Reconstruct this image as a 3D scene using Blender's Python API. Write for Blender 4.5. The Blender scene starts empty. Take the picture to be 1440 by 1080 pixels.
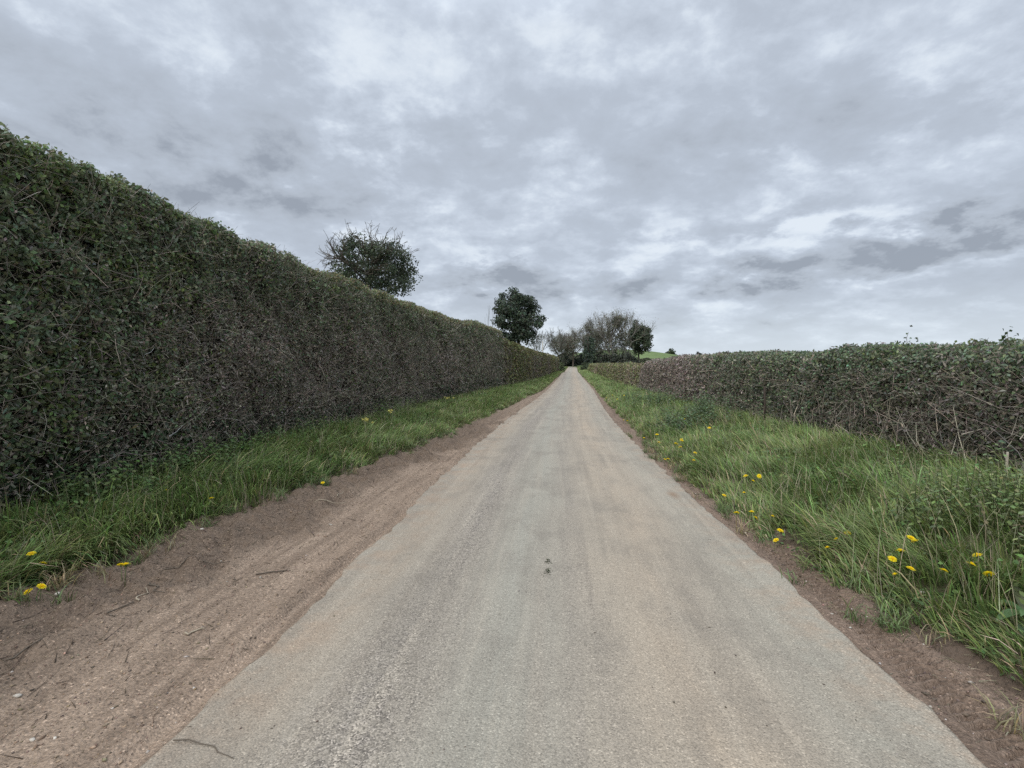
import bpy, math, numpy as np
R = math.radians
sc = bpy.context.scene
COL = sc.collection
rng = np.random.default_rng(11)
PI = math.pi

# ------------------------------------------------------------------ helpers
def nrm(v):
    return v / np.maximum(np.linalg.norm(v, axis=-1, keepdims=True), 1e-9)

def _hash(ix, iy, iz, seed):
    h = (ix * 374761393 + iy * 668265263 + iz * 2147483647 + seed * 974634777) & 0xFFFFFFFF
    h = ((h ^ (h >> 13)) * 1274126177) & 0xFFFFFFFF
    h = ((h ^ (h >> 16)) * 2246822519) & 0xFFFFFFFF
    return ((h ^ (h >> 15)) & 0xFFFF) / 65535.0

def noise(x, y, z=0.0, s=1.0, seed=0):
    """smooth value noise, -1..1"""
    x, y, z = np.broadcast_arrays(np.asarray(x, float) / s, np.asarray(y, float) / s, np.asarray(z, float) / s)
    i, j, k = np.floor(x), np.floor(y), np.floor(z)
    fx, fy, fz = x - i, y - j, z - k
    i, j, k = i.astype(np.int64), j.astype(np.int64), k.astype(np.int64)
    fx, fy, fz = [f * f * (3 - 2 * f) for f in (fx, fy, fz)]
    r = 0
    for a in (0, 1):
        for b in (0, 1):
            for c in (0, 1):
                w = (fx if a else 1 - fx) * (fy if b else 1 - fy) * (fz if c else 1 - fz)
                r = r + w * _hash(i + a, j + b, k + c, seed)
    return r * 2 - 1

def fbm(x, y, z=0.0, s=1.0, seed=0, o=3):
    r, a = 0, 1.0
    for q in range(o):
        r = r + a * noise(x, y, z, s / 2 ** q, seed + q * 17)
        a *= .5
    return r / 1.75

def sstep(a, b, x):
    t = np.clip((np.asarray(x, float) - a) / (b - a), 0, 1)
    return t * t * (3 - 2 * t)

def smooth_curve(pts, w=5.0, lo=-60, hi=500):
    xs = np.arange(lo, hi, .5)
    p = np.array(pts, float)
    v = np.interp(xs, p[:, 0], p[:, 1])
    n = max(1, int(w / .5)) | 1
    v = np.convolve(np.pad(v, n // 2, mode='edge'), np.ones(n) / n, 'valid')
    return lambda y: np.interp(y, xs, v)

class Bag:
    """collects pieces of geometry that become ONE mesh object"""
    def __init__(self):
        self.v, self.f4, self.f3, self.c, self.n = [], [], [], [], 0
    def add(self, v, f4=None, f3=None, col=None):
        v = np.asarray(v, float).reshape(-1, 3)
        if f4 is not None and len(f4): self.f4.append(np.asarray(f4, np.int64).reshape(-1, 4) + self.n)
        if f3 is not None and len(f3): self.f3.append(np.asarray(f3, np.int64).reshape(-1, 3) + self.n)
        if col is None: col = np.ones((len(v), 3)) * .5
        col = np.asarray(col, float)
        if col.ndim == 1: col = np.tile(col, (len(v), 1))
        self.v.append(v); self.c.append(col); self.n += len(v)
    def absorb(self, o):
        self.f4 += [f + self.n for f in o.f4]; self.f3 += [f + self.n for f in o.f3]
        self.v += o.v; self.c += o.c; self.n += o.n
    def build(self, name, mat, parent=None, smooth=False, uv=None):
        me = bpy.data.meshes.new(name)
        V = np.concatenate(self.v); C = np.concatenate(self.c)
        f4 = np.concatenate(self.f4) if self.f4 else np.zeros((0, 4), np.int64)
        f3 = np.concatenate(self.f3) if self.f3 else np.zeros((0, 3), np.int64)
        me.vertices.add(len(V)); me.vertices.foreach_set('co', V.astype(np.float32).ravel())
        loops = np.concatenate([f4.ravel(), f3.ravel()]).astype(np.int32)
        me.loops.add(len(loops)); me.loops.foreach_set('vertex_index', loops)
        starts = np.concatenate([np.arange(len(f4)) * 4, len(f4) * 4 + np.arange(len(f3)) * 3]).astype(np.int32)
        me.polygons.add(len(starts)); me.polygons.foreach_set('loop_start', starts)
        if smooth: me.polygons.foreach_set('use_smooth', np.ones(len(starts), bool))
        a = me.attributes.new('col', 'FLOAT_COLOR', 'POINT')
        a.data.foreach_set('color', np.concatenate([C, np.ones((len(C), 1))], 1).astype(np.float32).ravel())
        me.update(calc_edges=True)
        me.materials.append(mat)
        o = bpy.data.objects.new(name, me); COL.objects.link(o)
        if parent is not None: o.parent = parent
        return o

def local(bag, origin):
    o = np.array(origin, float)
    bag.v = [v - o for v in bag.v]
    return bag

def thing(name, label, cat, loc=(0, 0, 0), group=None, rz=0.0):
    o = bpy.data.objects.new(name, None); COL.objects.link(o)
    o.empty_display_size = .1
    o.location = loc; o.rotation_euler = (0, 0, rz)
    return tag(o, label, cat, group)

def tag(o, label=None, cat=None, group=None, kind=None):
    if label: o['label'] = label
    if cat: o['category'] = cat
    if group: o['group'] = group
    if kind: o['kind'] = kind
    return o

def copy_tree(o, parent=None):
    c = o.copy(); COL.objects.link(c)
    if parent is not None: c.parent = parent
    for ch in list(o.children): copy_tree(ch, c)
    return c

def jit(base, n, amt=.25, hue=.12, g=None):
    g = g or rng
    b = np.asarray(base, float)
    k = np.exp(g.normal(0, amt, (n, 1)))
    h = np.exp(g.normal(0, hue, (n, 3)))
    return np.clip(b * k * h, .004, .95)

def leaf_quads(bag, P, N, L, W, col, bias=.8, fold=.18, g=None, axis=None, axbias=0.0):
    g = g or rng
    n = len(P)
    if n == 0: return
    L = np.broadcast_to(L, (n,))[:, None]; W = np.broadcast_to(W, (n,))[:, None]
    nn = nrm(N * bias + nrm(g.normal(size=(n, 3))))
    a = g.normal(size=(n, 3))
    if axis is not None: a = a + np.asarray(axis) * axbias
    a = nrm(a - nn * np.sum(a * nn, 1, keepdims=True))
    b = np.cross(nn, a)
    v = np.stack([P - a * L * .5, P + b * W * .5 + nn * fold * W, P + a * L * .5, P - b * W * .5 + nn * fold * W], 1)
    idx = np.arange(n * 4).reshape(n, 4)
    bag.add(v.reshape(-1, 3), f4=idx, col=np.repeat(np.broadcast_to(col, (n, 3)), 4, 0))

def tubes(bag, P0, P1, r0, r1, col, sides=4, mid=None):
    P0 = np.asarray(P0, float).reshape(-1, 3); P1 = np.asarray(P1, float).reshape(-1, 3)
    n = len(P0)
    if n == 0: return
    r0 = np.broadcast_to(r0, (n,)).reshape(n, 1, 1); r1 = np.broadcast_to(r1, (n,)).reshape(n, 1, 1)
    d = nrm(P1 - P0)
    ref = np.where(np.abs(d[:, 2:3]) > .9, np.array([[1., 0, 0]]), np.array([[0, 0, 1.]]))
    a = nrm(np.cross(d, ref)); b = np.cross(d, a)
    t = np.arange(sides) * 2 * PI / sides
    ring = a[:, None, :] * np.cos(t)[None, :, None] + b[:, None, :] * np.sin(t)[None, :, None]
    if mid is None:
        rows = [P0[:, None, :] + ring * r0, P1[:, None, :] + ring * r1]
    else:
        rows = [P0[:, None, :] + ring * r0, mid[:, None, :] + ring * (r0 + r1) * .5, P1[:, None, :] + ring * r1]
    v = np.concatenate(rows, 1)
    nr = len(rows)
    base = (np.arange(n) * nr * sides)[:, None, None]
    fs = []
    for k in range(nr - 1):
        i = np.arange(sides); j = (i + 1) % sides
        fs.append(np.stack([i + k * sides, j + k * sides, j + (k + 1) * sides, i + (k + 1) * sides], 1))
    f = np.concatenate(fs)[None] + base
    col = np.asarray(col, float)
    cc = np.repeat(np.broadcast_to(col, (n, 3)), nr * sides, 0)
    bag.add(v.reshape(-1, 3), f4=f.reshape(-1, 4), col=cc)

def polytube(bag, pts, radii, col, sides=6):
    """one continuous tube through points"""
    pts = np.asarray(pts, float); n = len(pts)
    d = nrm(np.gradient(pts, axis=0))
    ref = np.array([0, 0, 1.]) if abs(d[:, 2]).mean() < .8 else np.array([1., 0, 0])
    a = nrm(np.cross(d, ref)); b = np.cross(d, a)
    t = np.arange(sides) * 2 * PI / sides
    v = pts[:, None] + (a[:, None] * np.cos(t)[None, :, None] + b[:, None] * np.sin(t)[None, :, None]) * np.asarray(radii)[:, None, None]
    f = []
    for k in range(n - 1):
        for i in range(sides):
            j = (i + 1) % sides
            f.append((k * sides + i, k * sides + j, (k + 1) * sides + j, (k + 1) * sides + i))
    v = v.reshape(-1, 3)
    v = np.concatenate([v, pts[:1], pts[-1:]])
    f3 = [(i, len(v) - 2, (i + 1) % sides) for i in range(sides)] + [((n - 1) * sides + i, (n - 1) * sides + (i + 1) % sides, len(v) - 1) for i in range(sides)]
    bag.add(v, f4=f, f3=f3, col=col)

def blades(bag, P, L, W, yaw, bend, col, tipcol=None, g=None):
    """curved tapering grass blades rooted at P"""
    g = g or rng
    n = len(P)
    if n == 0: return
    L = np.broadcast_to(L, (n,)); W = np.broadcast_to(W, (n,)); bend = np.broadcast_to(bend, (n,))
    hx, hy = np.cos(yaw), np.sin(yaw)
    tw = yaw + PI / 2 + g.normal(0, .5, n)
    sx, sy = np.cos(tw), np.sin(tw)
    rows, cols = [], []
    th0 = g.uniform(0.0, .25, n)
    x = np.zeros(n); z = np.zeros(n)
    for k, (t, w) in enumerate(((0, .8), (.36, 1.0), (.7, .75), (1, .08))):
        if k:
            th = th0 + bend * (t - .15)
            ds = L * (t - tp)
            x = x + np.sin(th) * ds; z = z + np.cos(th) * ds
        tp = t
        c = np.stack([P[:, 0] + hx * x, P[:, 1] + hy * x, P[:, 2] + z], 1)
        s = np.stack([sx, sy, np.zeros(n)], 1) * (W * w * .5)[:, None]
        rows += [c - s, c + s]
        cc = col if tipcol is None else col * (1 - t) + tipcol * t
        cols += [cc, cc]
    v = np.stack(rows, 1); c = np.stack([np.broadcast_to(q, (n, 3)) for q in cols], 1)
    base = (np.arange(n) * 8)[:, None, None]
    f = np.array([(0, 1, 3, 2), (2, 3, 5, 4), (4, 5, 7, 6)])[None] + base
    bag.add(v.reshape(-1, 3), f4=f.reshape(-1, 4), col=c.reshape(-1, 3))

def grid_mesh(name, X, Y, Z, mat, col=None, uv=None, parent=None):
    """X,Y,Z 2-D arrays"""
    m, n = X.shape
    i = np.arange(m * n).reshape(m, n)
    f = np.stack([i[:-1, :-1], i[:-1, 1:], i[1:, 1:], i[1:, :-1]], -1).reshape(-1, 4)
    b = Bag()
    b.add(np.stack([X, Y, Z], -1).reshape(-1, 3), f4=f, col=None if col is None else col.reshape(-1, 3))
    o = b.build(name, mat, parent, smooth=True)
    return o

# ------------------------------------------------------------------ materials
class NT:
    def __init__(self, name):
        self.m = bpy.data.materials.new(name); self.m.use_nodes = True
        self.t = self.m.node_tree
        self.t.nodes.clear()
        self.out = self.n('ShaderNodeOutputMaterial')
    def n(self, typ, **kw):
        nd = self.t.nodes.new(typ)
        for k, v in kw.items(): setattr(nd, k, v)
        return nd
    def l(self, a, b): self.t.links.new(a, b)
    def val(self, sock, v):
        if hasattr(v, 'is_output') or hasattr(v, 'links'): self.l(v, sock)
        else: sock.default_value = v
    def math(self, op, a, b=None, c=None, clamp=False):
        nd = self.n('ShaderNodeMath', operation=op, use_clamp=clamp)
        self.val(nd.inputs[0], a)
        if b is not None: self.val(nd.inputs[1], b)
        if c is not None and c is not True: self.val(nd.inputs[2], c)
        if c is True or clamp: nd.use_clamp = True
        return nd.outputs[0]
    def noise(self, vec, scale, detail=4, rough=.55, dist=0.0):
        nd = self.n('ShaderNodeTexNoise')
        self.l(vec, nd.inputs['Vector'])
        nd.inputs['Scale'].default_value = scale; nd.inputs['Detail'].default_value = detail
        nd.inputs['Roughness'].default_value = rough; nd.inputs['Distortion'].default_value = dist
        return nd.outputs[0]
    def voro(self, vec, scale, feature='F1', out='Distance'):
        nd = self.n('ShaderNodeTexVoronoi', feature=feature)
        self.l(vec, nd.inputs['Vector']); nd.inputs['Scale'].default_value = scale
        return nd.outputs[out]
    def ramp(self, fac, stops):
        nd = self.n('ShaderNodeValToRGB')
        e = nd.color_ramp.elements
        while len(e) < len(stops): e.new(.5)
        for q, (p, c) in zip(e, stops):
            q.position = p
            q.color = (c, c, c, 1) if not hasattr(c, '__len__') else (*c, 1)
        self.l(fac, nd.inputs[0])
        return nd.outputs[0]
    def mix(self, fac, a, b, blend='MIX'):
        nd = self.n('ShaderNodeMix', data_type='RGBA', blend_type=blend)
        self.val(nd.inputs[0], fac)
        for s, v in ((nd.inputs[6], a), (nd.inputs[7], b)):
            if hasattr(v, 'links'): self.l(v, s)
            else: s.default_value = (*v, 1)
        return nd.outputs[2]
    def mapping(self, vec, scale):
        nd = self.n('ShaderNodeMapping'); self.l(vec, nd.inputs[0]); nd.inputs['Scale'].default_value = scale
        return nd.outputs[0]
    def pos(self): return self.n('ShaderNodeNewGeometry').outputs['Position']
    def attr(self, name='col'): return self.n('ShaderNodeAttribute', attribute_name=name)
    def bsdf(self, col, rough=.8, spec=.3, height=None, dist=.01, strength=1.0, trans=0.0, transcol=None):
        p = self.n('ShaderNodeBsdfPrincipled')
        self.val(p.inputs['Base Color'], col if hasattr(col, 'links') else (*col, 1))
        self.val(p.inputs['Roughness'], rough)
        p.inputs['Specular IOR Level'].default_value = spec
        if height is not None:
            b = self.n('ShaderNodeBump'); b.inputs['Distance'].default_value = dist
            b.inputs['Strength'].default_value = strength
            self.l(height, b.inputs['Height']); self.l(b.outputs[0], p.inputs['Normal'])
        sh = p.outputs[0]
        if trans:
            tr = self.n('ShaderNodeBsdfTranslucent')
            self.val(tr.inputs[0], transcol if transcol is not None else col)
            mx = self.n('ShaderNodeMixShader'); mx.inputs[0].default_value = trans
            self.l(sh, mx.inputs[1]); self.l(tr.outputs[0], mx.inputs[2]); sh = mx.outputs[0]
        self.l(sh, self.out.inputs[0])
        return self.m

def leaf_material(name, rough=.5, spec=.35, trans=.22):
    t = NT(name)
    return t.bsdf(t.attr().outputs['Color'], rough, spec, trans=trans)

M_leaf = leaf_material('leaf', .5, .35, .32)
M_grass = leaf_material('grass_blade', .55, .25, .3)
M_far = leaf_material('far_leaf', .7, .15, .12)
def bark_mat():
    t = NT('bark')
    p = t.pos()
    n = t.noise(p, 30, 3)
    c = t.mix(.6, t.attr().outputs['Color'], t.mix(n, (.35, .35, .35), (1.2, 1.2, 1.2)), 'MULTIPLY')
    return t.bsdf(c, .85, .2, n, .004)
M_bark = bark_mat()
t = NT('dark_core'); M_core = t.bsdf(t.mix(t.noise(t.pos(), 14, 4), (.012, .011, .008), (.035, .03, .022)), .9, .1)  # near-black, for the hull added inside hedges to block light
t = NT('petal'); M_petal = t.bsdf(t.attr().outputs['Color'], .6, .2, trans=.4)

def road_mat():
    t = NT('worn_asphalt')
    uv = t.attr('across').outputs['Vector']          # x = metres across, y = metres along
    sep = t.n('ShaderNodeSeparateXYZ'); t.l(uv, sep.inputs[0])
    wob = t.math('MULTIPLY', t.math('SUBTRACT', t.noise(t.mapping(uv, (.6, .35, 1)), 1.2, 3), .5), .55)
    x = t.math('ADD', sep.outputs[0], wob)
    def band(c, w):
        d = t.math('ABSOLUTE', t.math('SUBTRACT', x, c))
        return t.math('SUBTRACT', 1.0, t.math('DIVIDE', d, w), True)
    streak = t.noise(t.mapping(uv, (7, .22, 1)), 1.0, 4, .6)
    patch = t.noise(t.mapping(uv, (1.0, .35, 1)), 1.4, 5, .6)
    fine = t.noise(uv, 150, 3, .6)
    mid = t.noise(uv, 22, 3, .6)
    cell = t.voro(uv, 150, 'F1', 'Color')
    cd = t.voro(uv, 150)
    c = t.mix(patch, (.225, .197, .162), (.315, .275, .225))
    c = t.mix(t.math('MULTIPLY', band(-.3, .36), .6), c, (.27, .26, .222))
    c = t.mix(t.math('MULTIPLY', band(.55, .5), t.ramp(patch, [(.3, .25), (.65, .8)])), c, (.35, .275, .205))
    c = t.mix(t.math('MULTIPLY', band(-1.15, .36), t.ramp(streak, [(.35, .15), (.7, .7)])), c, (.33, .26, .195))
    c = t.mix(t.math('MULTIPLY', band(1.15, .35), .5), c, (.28, .262, .218))
    coarse = t.math('ADD', t.math('MULTIPLY', band(-.74, .3), t.ramp(mid, [(.35, .35), (.6, 1.0)])), t.math('MULTIPLY', band(.08, .26), t.ramp(streak, [(.4, .0), (.65, .6)])), True)
    coarse = t.math('MULTIPLY', coarse, t.ramp(patch, [(.28, .35), (.55, 1.0)]), True)
    c = t.mix(t.math('MULTIPLY', coarse, .75), c, (.16, .138, .124))
    # dusty edges and far-off cross streaks
    edge = t.math('SUBTRACT', t.math('ABSOLUTE', sep.outputs[0]), 1.0)
    edge = t.math('MULTIPLY', t.math('MULTIPLY', edge, 3.2, True), t.ramp(t.noise(uv, 3.5, 6, .7), [(.43, 0.0), (.62, .6)]))
    c = t.mix(edge, c, (.31, .215, .15))
    cross = t.ramp(t.noise(t.mapping(uv, (1.5, .9, 1)), 1.3, 6, .68), [(.47, 0.0), (.66, .55)])
    c = t.mix(cross, c, (.175, .152, .128))
    c = t.mix(t.ramp(streak, [(.46, 0.0), (.7, .36)]), c, (.17, .145, .12))
    c = t.mix(t.ramp(t.noise(t.mapping(uv, (5, .16, 1)), 1.7, 5, .62), [(.5, 0.0), (.72, .42)]), c, (.36, .31, .25))
    sv = t.n('ShaderNodeVectorMath', operation='SUBTRACT'); t.l(uv, sv.inputs[0]); sv.inputs[1].default_value = (1.17, 5.45, 0)
    sd = t.n('ShaderNodeVectorMath', operation='LENGTH'); t.l(t.mapping(sv.outputs[0], (1.0, .32, 1)), sd.inputs[0])
    st = t.math('SUBTRACT', 1.0, t.math('DIVIDE', t.math('ADD', sd.outputs['Value'], t.math('MULTIPLY', t.noise(uv, 14, 3), .08)), .115), True)
    c = t.mix(t.math('MULTIPLY', st, 1.2, True), c, (.19, .115, .07))
    c = t.mix(.75, c, t.ramp(fine, [(.3, .62), (.5, .98), (.7, 1.34)]), 'MULTIPLY')
    bw = t.n('ShaderNodeSeparateColor'); t.l(cell, bw.inputs[0])
    c = t.mix(.6, c, t.ramp(bw.outputs[0], [(.0, .55), (.25, .9), (.6, 1.04), (.93, 1.1), (.97, 1.6)]), 'MULTIPLY')
    c = t.mix(t.math('MULTIPLY', coarse, .9), c, t.mix(1.0, c, t.ramp(bw.outputs[1], [(0, .3), (.3, .7), (.6, 1.25), (1, 2.1)]), 'MULTIPLY'))
    c = t.mix(1.0, c, (1.14, 1.155, 1.13), 'MULTIPLY')
    h = t.math('ADD', t.math('MULTIPLY', cd, -.6), t.math('ADD', t.math('MULTIPLY', fine, .6), mid))
    return t.bsdf(c, .82, .25, h, .006, .75)
M_road = road_mat()

def dirt_mat(name, a, b, clod):
    t = NT(name)
    p = t.pos()
    rough = t.n('ShaderNodeSeparateColor'); t.l(t.attr().outputs['Color'], rough.inputs[0])
    n1 = t.noise(p, 2.2, 5, .6); n2 = t.noise(p, 60, 4, .7); n3 = t.noise(t.mapping(p, (4.5, .4, 1)), 2, 5, .6)
    c = t.mix(n1, a, b)
    c = t.mix(t.math('MULTIPLY', t.ramp(n3, [(.42, 0.0), (.62, 1.0)]), .6), c, tuple(q * .62 for q in a))
    c = t.mix(t.math('MULTIPLY', t.ramp(t.noise(t.mapping(p, (5.5, .3, 1)), 2.3, 4), [(.5, 0.0), (.66, 1.0)]), .22), c, tuple(q * 1.2 for q in b))
    c = t.mix(t.math('MULTIPLY', rough.outputs[0], .9), c, t.mix(n1, clod, tuple(q * 1.45 for q in clod)))
    c = t.mix(.8, c, t.ramp(n2, [(.3, .55), (.52, 1.0), (.72, 1.4)]), 'MULTIPLY')
    vc = t.n('ShaderNodeSeparateColor'); t.l(t.voro(p, 140, 'F1', 'Color'), vc.inputs[0])
    c = t.mix(.55, c, t.ramp(vc.outputs[0], [(0, .6), (.45, 1.0), (.9, 1.1), (.965, 1.15), (.98, 2.3)]), 'MULTIPLY')
    h = t.math('ADD', t.math('MULTIPLY', n2, 1.0), t.math('MULTIPLY', t.voro(p, 75), -.7))
    return t.bsdf(c, .92, .12, h, .012, .9)
M_dirt = dirt_mat('dry_dirt', (.275, .203, .15), (.36, .275, .205), (.13, .097, .072))
M_soil = dirt_mat('damp_soil', (.19, .138, .104), (.245, .18, .136), (.10, .073, .055))

def verge_mat():
    t = NT('verge_thatch'); p = t.pos()
    n = t.noise(p, 9, 5, .6)
    c = t.ramp(n, [(.3, (.05, .045, .028)), (.5, (.07, .075, .035)), (.7, (.11, .095, .06))])
    e = t.n('ShaderNodeSeparateColor'); t.l(t.attr().outputs['Color'], e.inputs[0])
    c = t.mix(e.outputs[0], c, t.mix(n, (.075, .056, .042), (.15, .112, .085)))
    return t.bsdf(c, .95, .1, t.noise(p, 35, 3), .03)
M_verge = verge_mat()
def field_mat():
    t = NT('pasture'); p = t.pos()
    n = t.noise(p, .05, 4); n2 = t.noise(t.mapping(p, (1, .15, 1)), .9, 3); n3 = t.noise(p, 3, 4)
    c = t.ramp(n, [(.35, (.11, .155, .06)), (.6, (.15, .2, .085))])
    c = t.mix(.5, c, t.ramp(n2, [(.3, .7), (.7, 1.25)]), 'MULTIPLY')
    c = t.mix(.5, c, t.ramp(n3, [(.3, .6), (.7, 1.3)]), 'MULTIPLY')
    return t.bsdf(c, .95, .1, n3, .08)
M_field = field_mat()
t = NT('stone'); M_stone = t.bsdf(t.mix(.5, t.attr().outputs['Color'], t.ramp(t.noise(t.pos(), 90, 3), [(.3, .6), (.7, 1.2)]), 'MULTIPLY'), .8, .25)

# ------------------------------------------------------------------ lie of the land
ROAD_HALF = 1.42
zr = smooth_curve([(-60, 0), (20, 0), (32, .14), (50, .38), (70, .66), (82, .87), (90, .98), (104, .86), (122, 1.32), (140, 1.75), (172, 2.37), (200, 2.85), (240, 3.3), (500, 3.6)], 10)
xc = smooth_curve([(-60, 0), (4, 0), (12, -.08), (20, .1), (32, .45), (60, .85), (90, 1.28), (172, 3.05), (184, 2.8), (196, 1.2), (210, -4), (225, -12), (240, -22), (500, -60)], 7)
eL = smooth_curve([(-60, -3.1), (2.2, -3.1), (2.9, -3.2), (3.3, -3.08), (4.1, -2.97), (5.1, -2.91), (6.1, -2.83), (8, -2.52), (11.7, -2.32), (24, -1.72), (32, -1.2), (60, -.72), (90, -.3), (172, 1.5), (500, 1.5)], 1.0)
eR = smooth_curve([(-60, 2.0), (2.3, 1.93), (3.2, 1.72), (4, 1.65), (5.7, 1.55), (9.2, 1.58), (14.9, 1.66), (32, 2.0), (90, 2.85), (172, 4.6), (500, 4.6)], 1.0)
hL = smooth_curve([(-60, -4.22), (5, -4.24), (9, -4.34), (15, -4.36), (23, -4.24), (28.6, -3.66), (38, -2.72), (55, -1.95), (90, -1.2), (110, -.6), (172, .5), (500, .5)], 3)
hR = smooth_curve([(-60, 4.25), (7, 4.2), (12, 4.0), (26, 3.75), (45, 3.75), (60, 4.0), (90, 4.35), (172, 6.5), (500, 6.5)], 3)

def verge_left_z(x, y):
    e = eL(y) + .12 * noise(x * .3, y, 0, .55, 3) + .06 * noise(x, y, 0, .18, 4)
    u = e - x
    h = -.09 + .12 * sstep(-.10, .10, u) + .17 * sstep(.05, 1.4, u)
    h = h + (.03 * noise(x, y, 0, .4, 5) + .02 * noise(x, y, 0, .15, 6)) * sstep(-.05, .3, u)
    return zr(y) + h
def verge_right_z(x, y):
    e = eR(y) + .10 * noise(x * .3, y, 0, .5, 13) + .07 * noise(x, y, 0, .16, 14)
    u = x - e
    h = -.10 + .125 * sstep(-.10, .14, u) + .20 * sstep(.0, 1.7, u)
    h = h + (.035 * noise(x, y, 0, .45, 15) + .02 * noise(x, y, 0, .15, 16)) * sstep(-.05, .3, u)
    return zr(y) + h

def terr(x, y):
    x = np.asarray(x, float); y = np.asarray(y, float)
    d = np.abs(x - xc(np.clip(y, -60, 200)))
    z = zr(y) - .14 + .34 * sstep(4.2, 6.5, d)
    z = z + .018 * np.maximum(x - 8, 0) * sstep(60, 170, y) * np.exp(-np.maximum(x - 8, 0) / 60)
    z = z + 12.6 * np.exp(-((x - 38) / 62) ** 2 - ((y - 385) / 95) ** 2)
    z = z - 4.0 * sstep(85, 260, np.abs(x))
    z = z + .1 * noise(x, y, 0, 7, 31) * sstep(7, 12, d)
    return z

# ground out to the horizon
def nonuni(lo, hi, fine, coarse, c0=0):
    s = np.linspace(0, 1, coarse)
    return s
gx = np.concatenate([-np.geomspace(420, 12, 40), np.linspace(-11, 11, 45), np.geomspace(12, 420, 60)])
gy = np.concatenate([np.linspace(-60, -10, 8), np.linspace(-8, 120, 90), np.linspace(123, 520, 110), np.geomspace(530, 640, 6)])
GX, GY = np.meshgrid(gx, gy)
tag(grid_mesh('ground', GX, GY, terr(GX, GY), M_field), kind='structure')

# road
ys = np.concatenate([np.arange(-2.5, 14, .035), np.arange(14, 45, .25), np.arange(45, 236, 1.0)])
us = np.concatenate([[-1.0, -.995], np.linspace(-.985, .985, 31), [.995, 1.0]])
U, Y = np.meshgrid(us, ys)
side = np.sign(U)
edge_n = np.where(side < 0, .024 * noise(0, Y, 0, .7, 41) + .02 * noise(0, Y, 0, .24, 42) + .02 * noise(0, Y, 0, .1, 47) - .035,
                  .024 * noise(5, Y, 0, .6, 43) + .02 * noise(5, Y, 0, .2, 44) + .016 * noise(5, Y, 0, .1, 48) - .025)
half = ROAD_HALF + np.abs(U) ** 12 * edge_n + np.where(side < 0, .08 * sstep(3, 6, Y) * (1 - sstep(14, 24, Y)), -.05 * sstep(3, 6, Y) * (1 - sstep(14, 24, Y)))
AX = U * half
yaw_dx = np.gradient(xc(ys), ys)[:, None]
X = xc(Y) + AX
Yp = Y - AX * yaw_dx
Z = zr(Y) + .012 - .018 * np.abs(U) ** 2 + .004 * noise(X, Y, 0, .7, 45)
Z = np.where(np.abs(U) > .999, Z - .06, Z)
ro = grid_mesh('road', X, Yp, Z, M_road)
at = ro.data.attributes.new('across', 'FLOAT_VECTOR', 'POINT')
at.data.foreach_set('vector', np.stack([AX, Y, 0 * Y], -1).astype(np.float32).ravel())
tag(ro, kind='structure')

# dirt shoulder on the left
def dirt_z(x, y):
    cl = clod(x, y)
    z = zr(y) - .022 + .012 * noise(x, y, 0, .5, 51)
    z = z + cl * (.038 * noise(x * 1.3, y * .8, 0, .16, 52) + .03 * noise(x, y, 0, .07, 53) + .012 * noise(x, y, 0, .03, 57) + .02)
    z = z + .004 * noise(x, y, 0, .05, 54)
    rut = rut_x(y)
    xe = xc(y) - 1.47
    z = z - .02 * np.exp(-((x - xe) / .035) ** 2) + .016 * np.exp(-((x - xe + .07) / .05) ** 2) * (1 + .8 * noise(x, y, 0, .12, 58))
    z = z - .022 * np.exp(-((x - rut) / .07) ** 2) + .014 * np.exp(-((x - rut - .17) / .07) ** 2) - .012 * np.exp(-((x - rut - .45) / .09) ** 2)
    return z
def rut_x(y):
    return eL(y) * .52 - 1.42 * .48 - .28 + .05 * noise(0, y, 0, 1.6, 55)
def clod(x, y):
    u = x - eL(y)
    return sstep(.92, .55, u + .3 * noise(x, y, 0, .5, 56)) * (1 - .6 * sstep(9, 20, y))
ys = np.concatenate([np.arange(-1.5, 2.5, .04), np.arange(2.5, 9, .022), np.arange(9, 18, .06), np.arange(18, 60, .3)])
W = np.linspace(0, 1, 110)
WW, Y = np.meshgrid(W, ys)
x0 = xc(Y) - 1.25
X = x0 * (1 - WW) + (eL(Y) - .45) * WW
tag(grid_mesh('dirt_shoulder', X, Y, dirt_z(X, Y), M_dirt, col=np.repeat(clod(X, Y)[..., None], 3, -1)), kind='structure')

# soil strip on the right with a tyre print
def soil_z(x, y):
    z = zr(y) - .028 + .012 * noise(x, y, 0, .35, 61) + .008 * noise(x, y, 0, .09, 62) + .004 * noise(x, y, 0, .04, 63)
    c = 1.60 + .015 * noise(0, y, 0, 1.0, 64)
    m = np.exp(-((x - c) / .10) ** 4) * sstep(5.6, 4.2, y) * sstep(-.45, .1, noise(x, y, 0, .6, 66) + .3)
    ph = np.mod((y + .55 * np.abs(x - c)) / .05, 1)
    z = z - m * (.012 + .022 * sstep(.42, .58, ph) * sstep(1.0, .9, ph))
    z = z + .012 * np.exp(-((x - c - .13) / .045) ** 2) * sstep(5.6, 4, y)
    z = z + sstep(1.80, 1.95, x - .12 * sstep(3.2, 2.2, y)) * .012 * (1 + noise(x, y, 0, .06, 65))
    return z
ys = np.concatenate([np.arange(-1.2, 1.2, .05), np.arange(1.2, 6, .010), np.arange(6, 14, .05), np.arange(14, 60, .3)])
WW, Y = np.meshgrid(np.linspace(0, 1, 75), ys)
X = (xc(Y) + 1.25) * (1 - WW) + (eR(Y) + .45) * WW
cl = sstep(.3, .9, WW) * (.6 + .4 * noise(X, Y, 0, .2, 67))
tag(grid_mesh('soil_edge', X, Y, soil_z(X, Y), M_soil, col=np.repeat(np.clip(cl, 0, 1)[..., None], 3, -1)), kind='structure')

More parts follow.
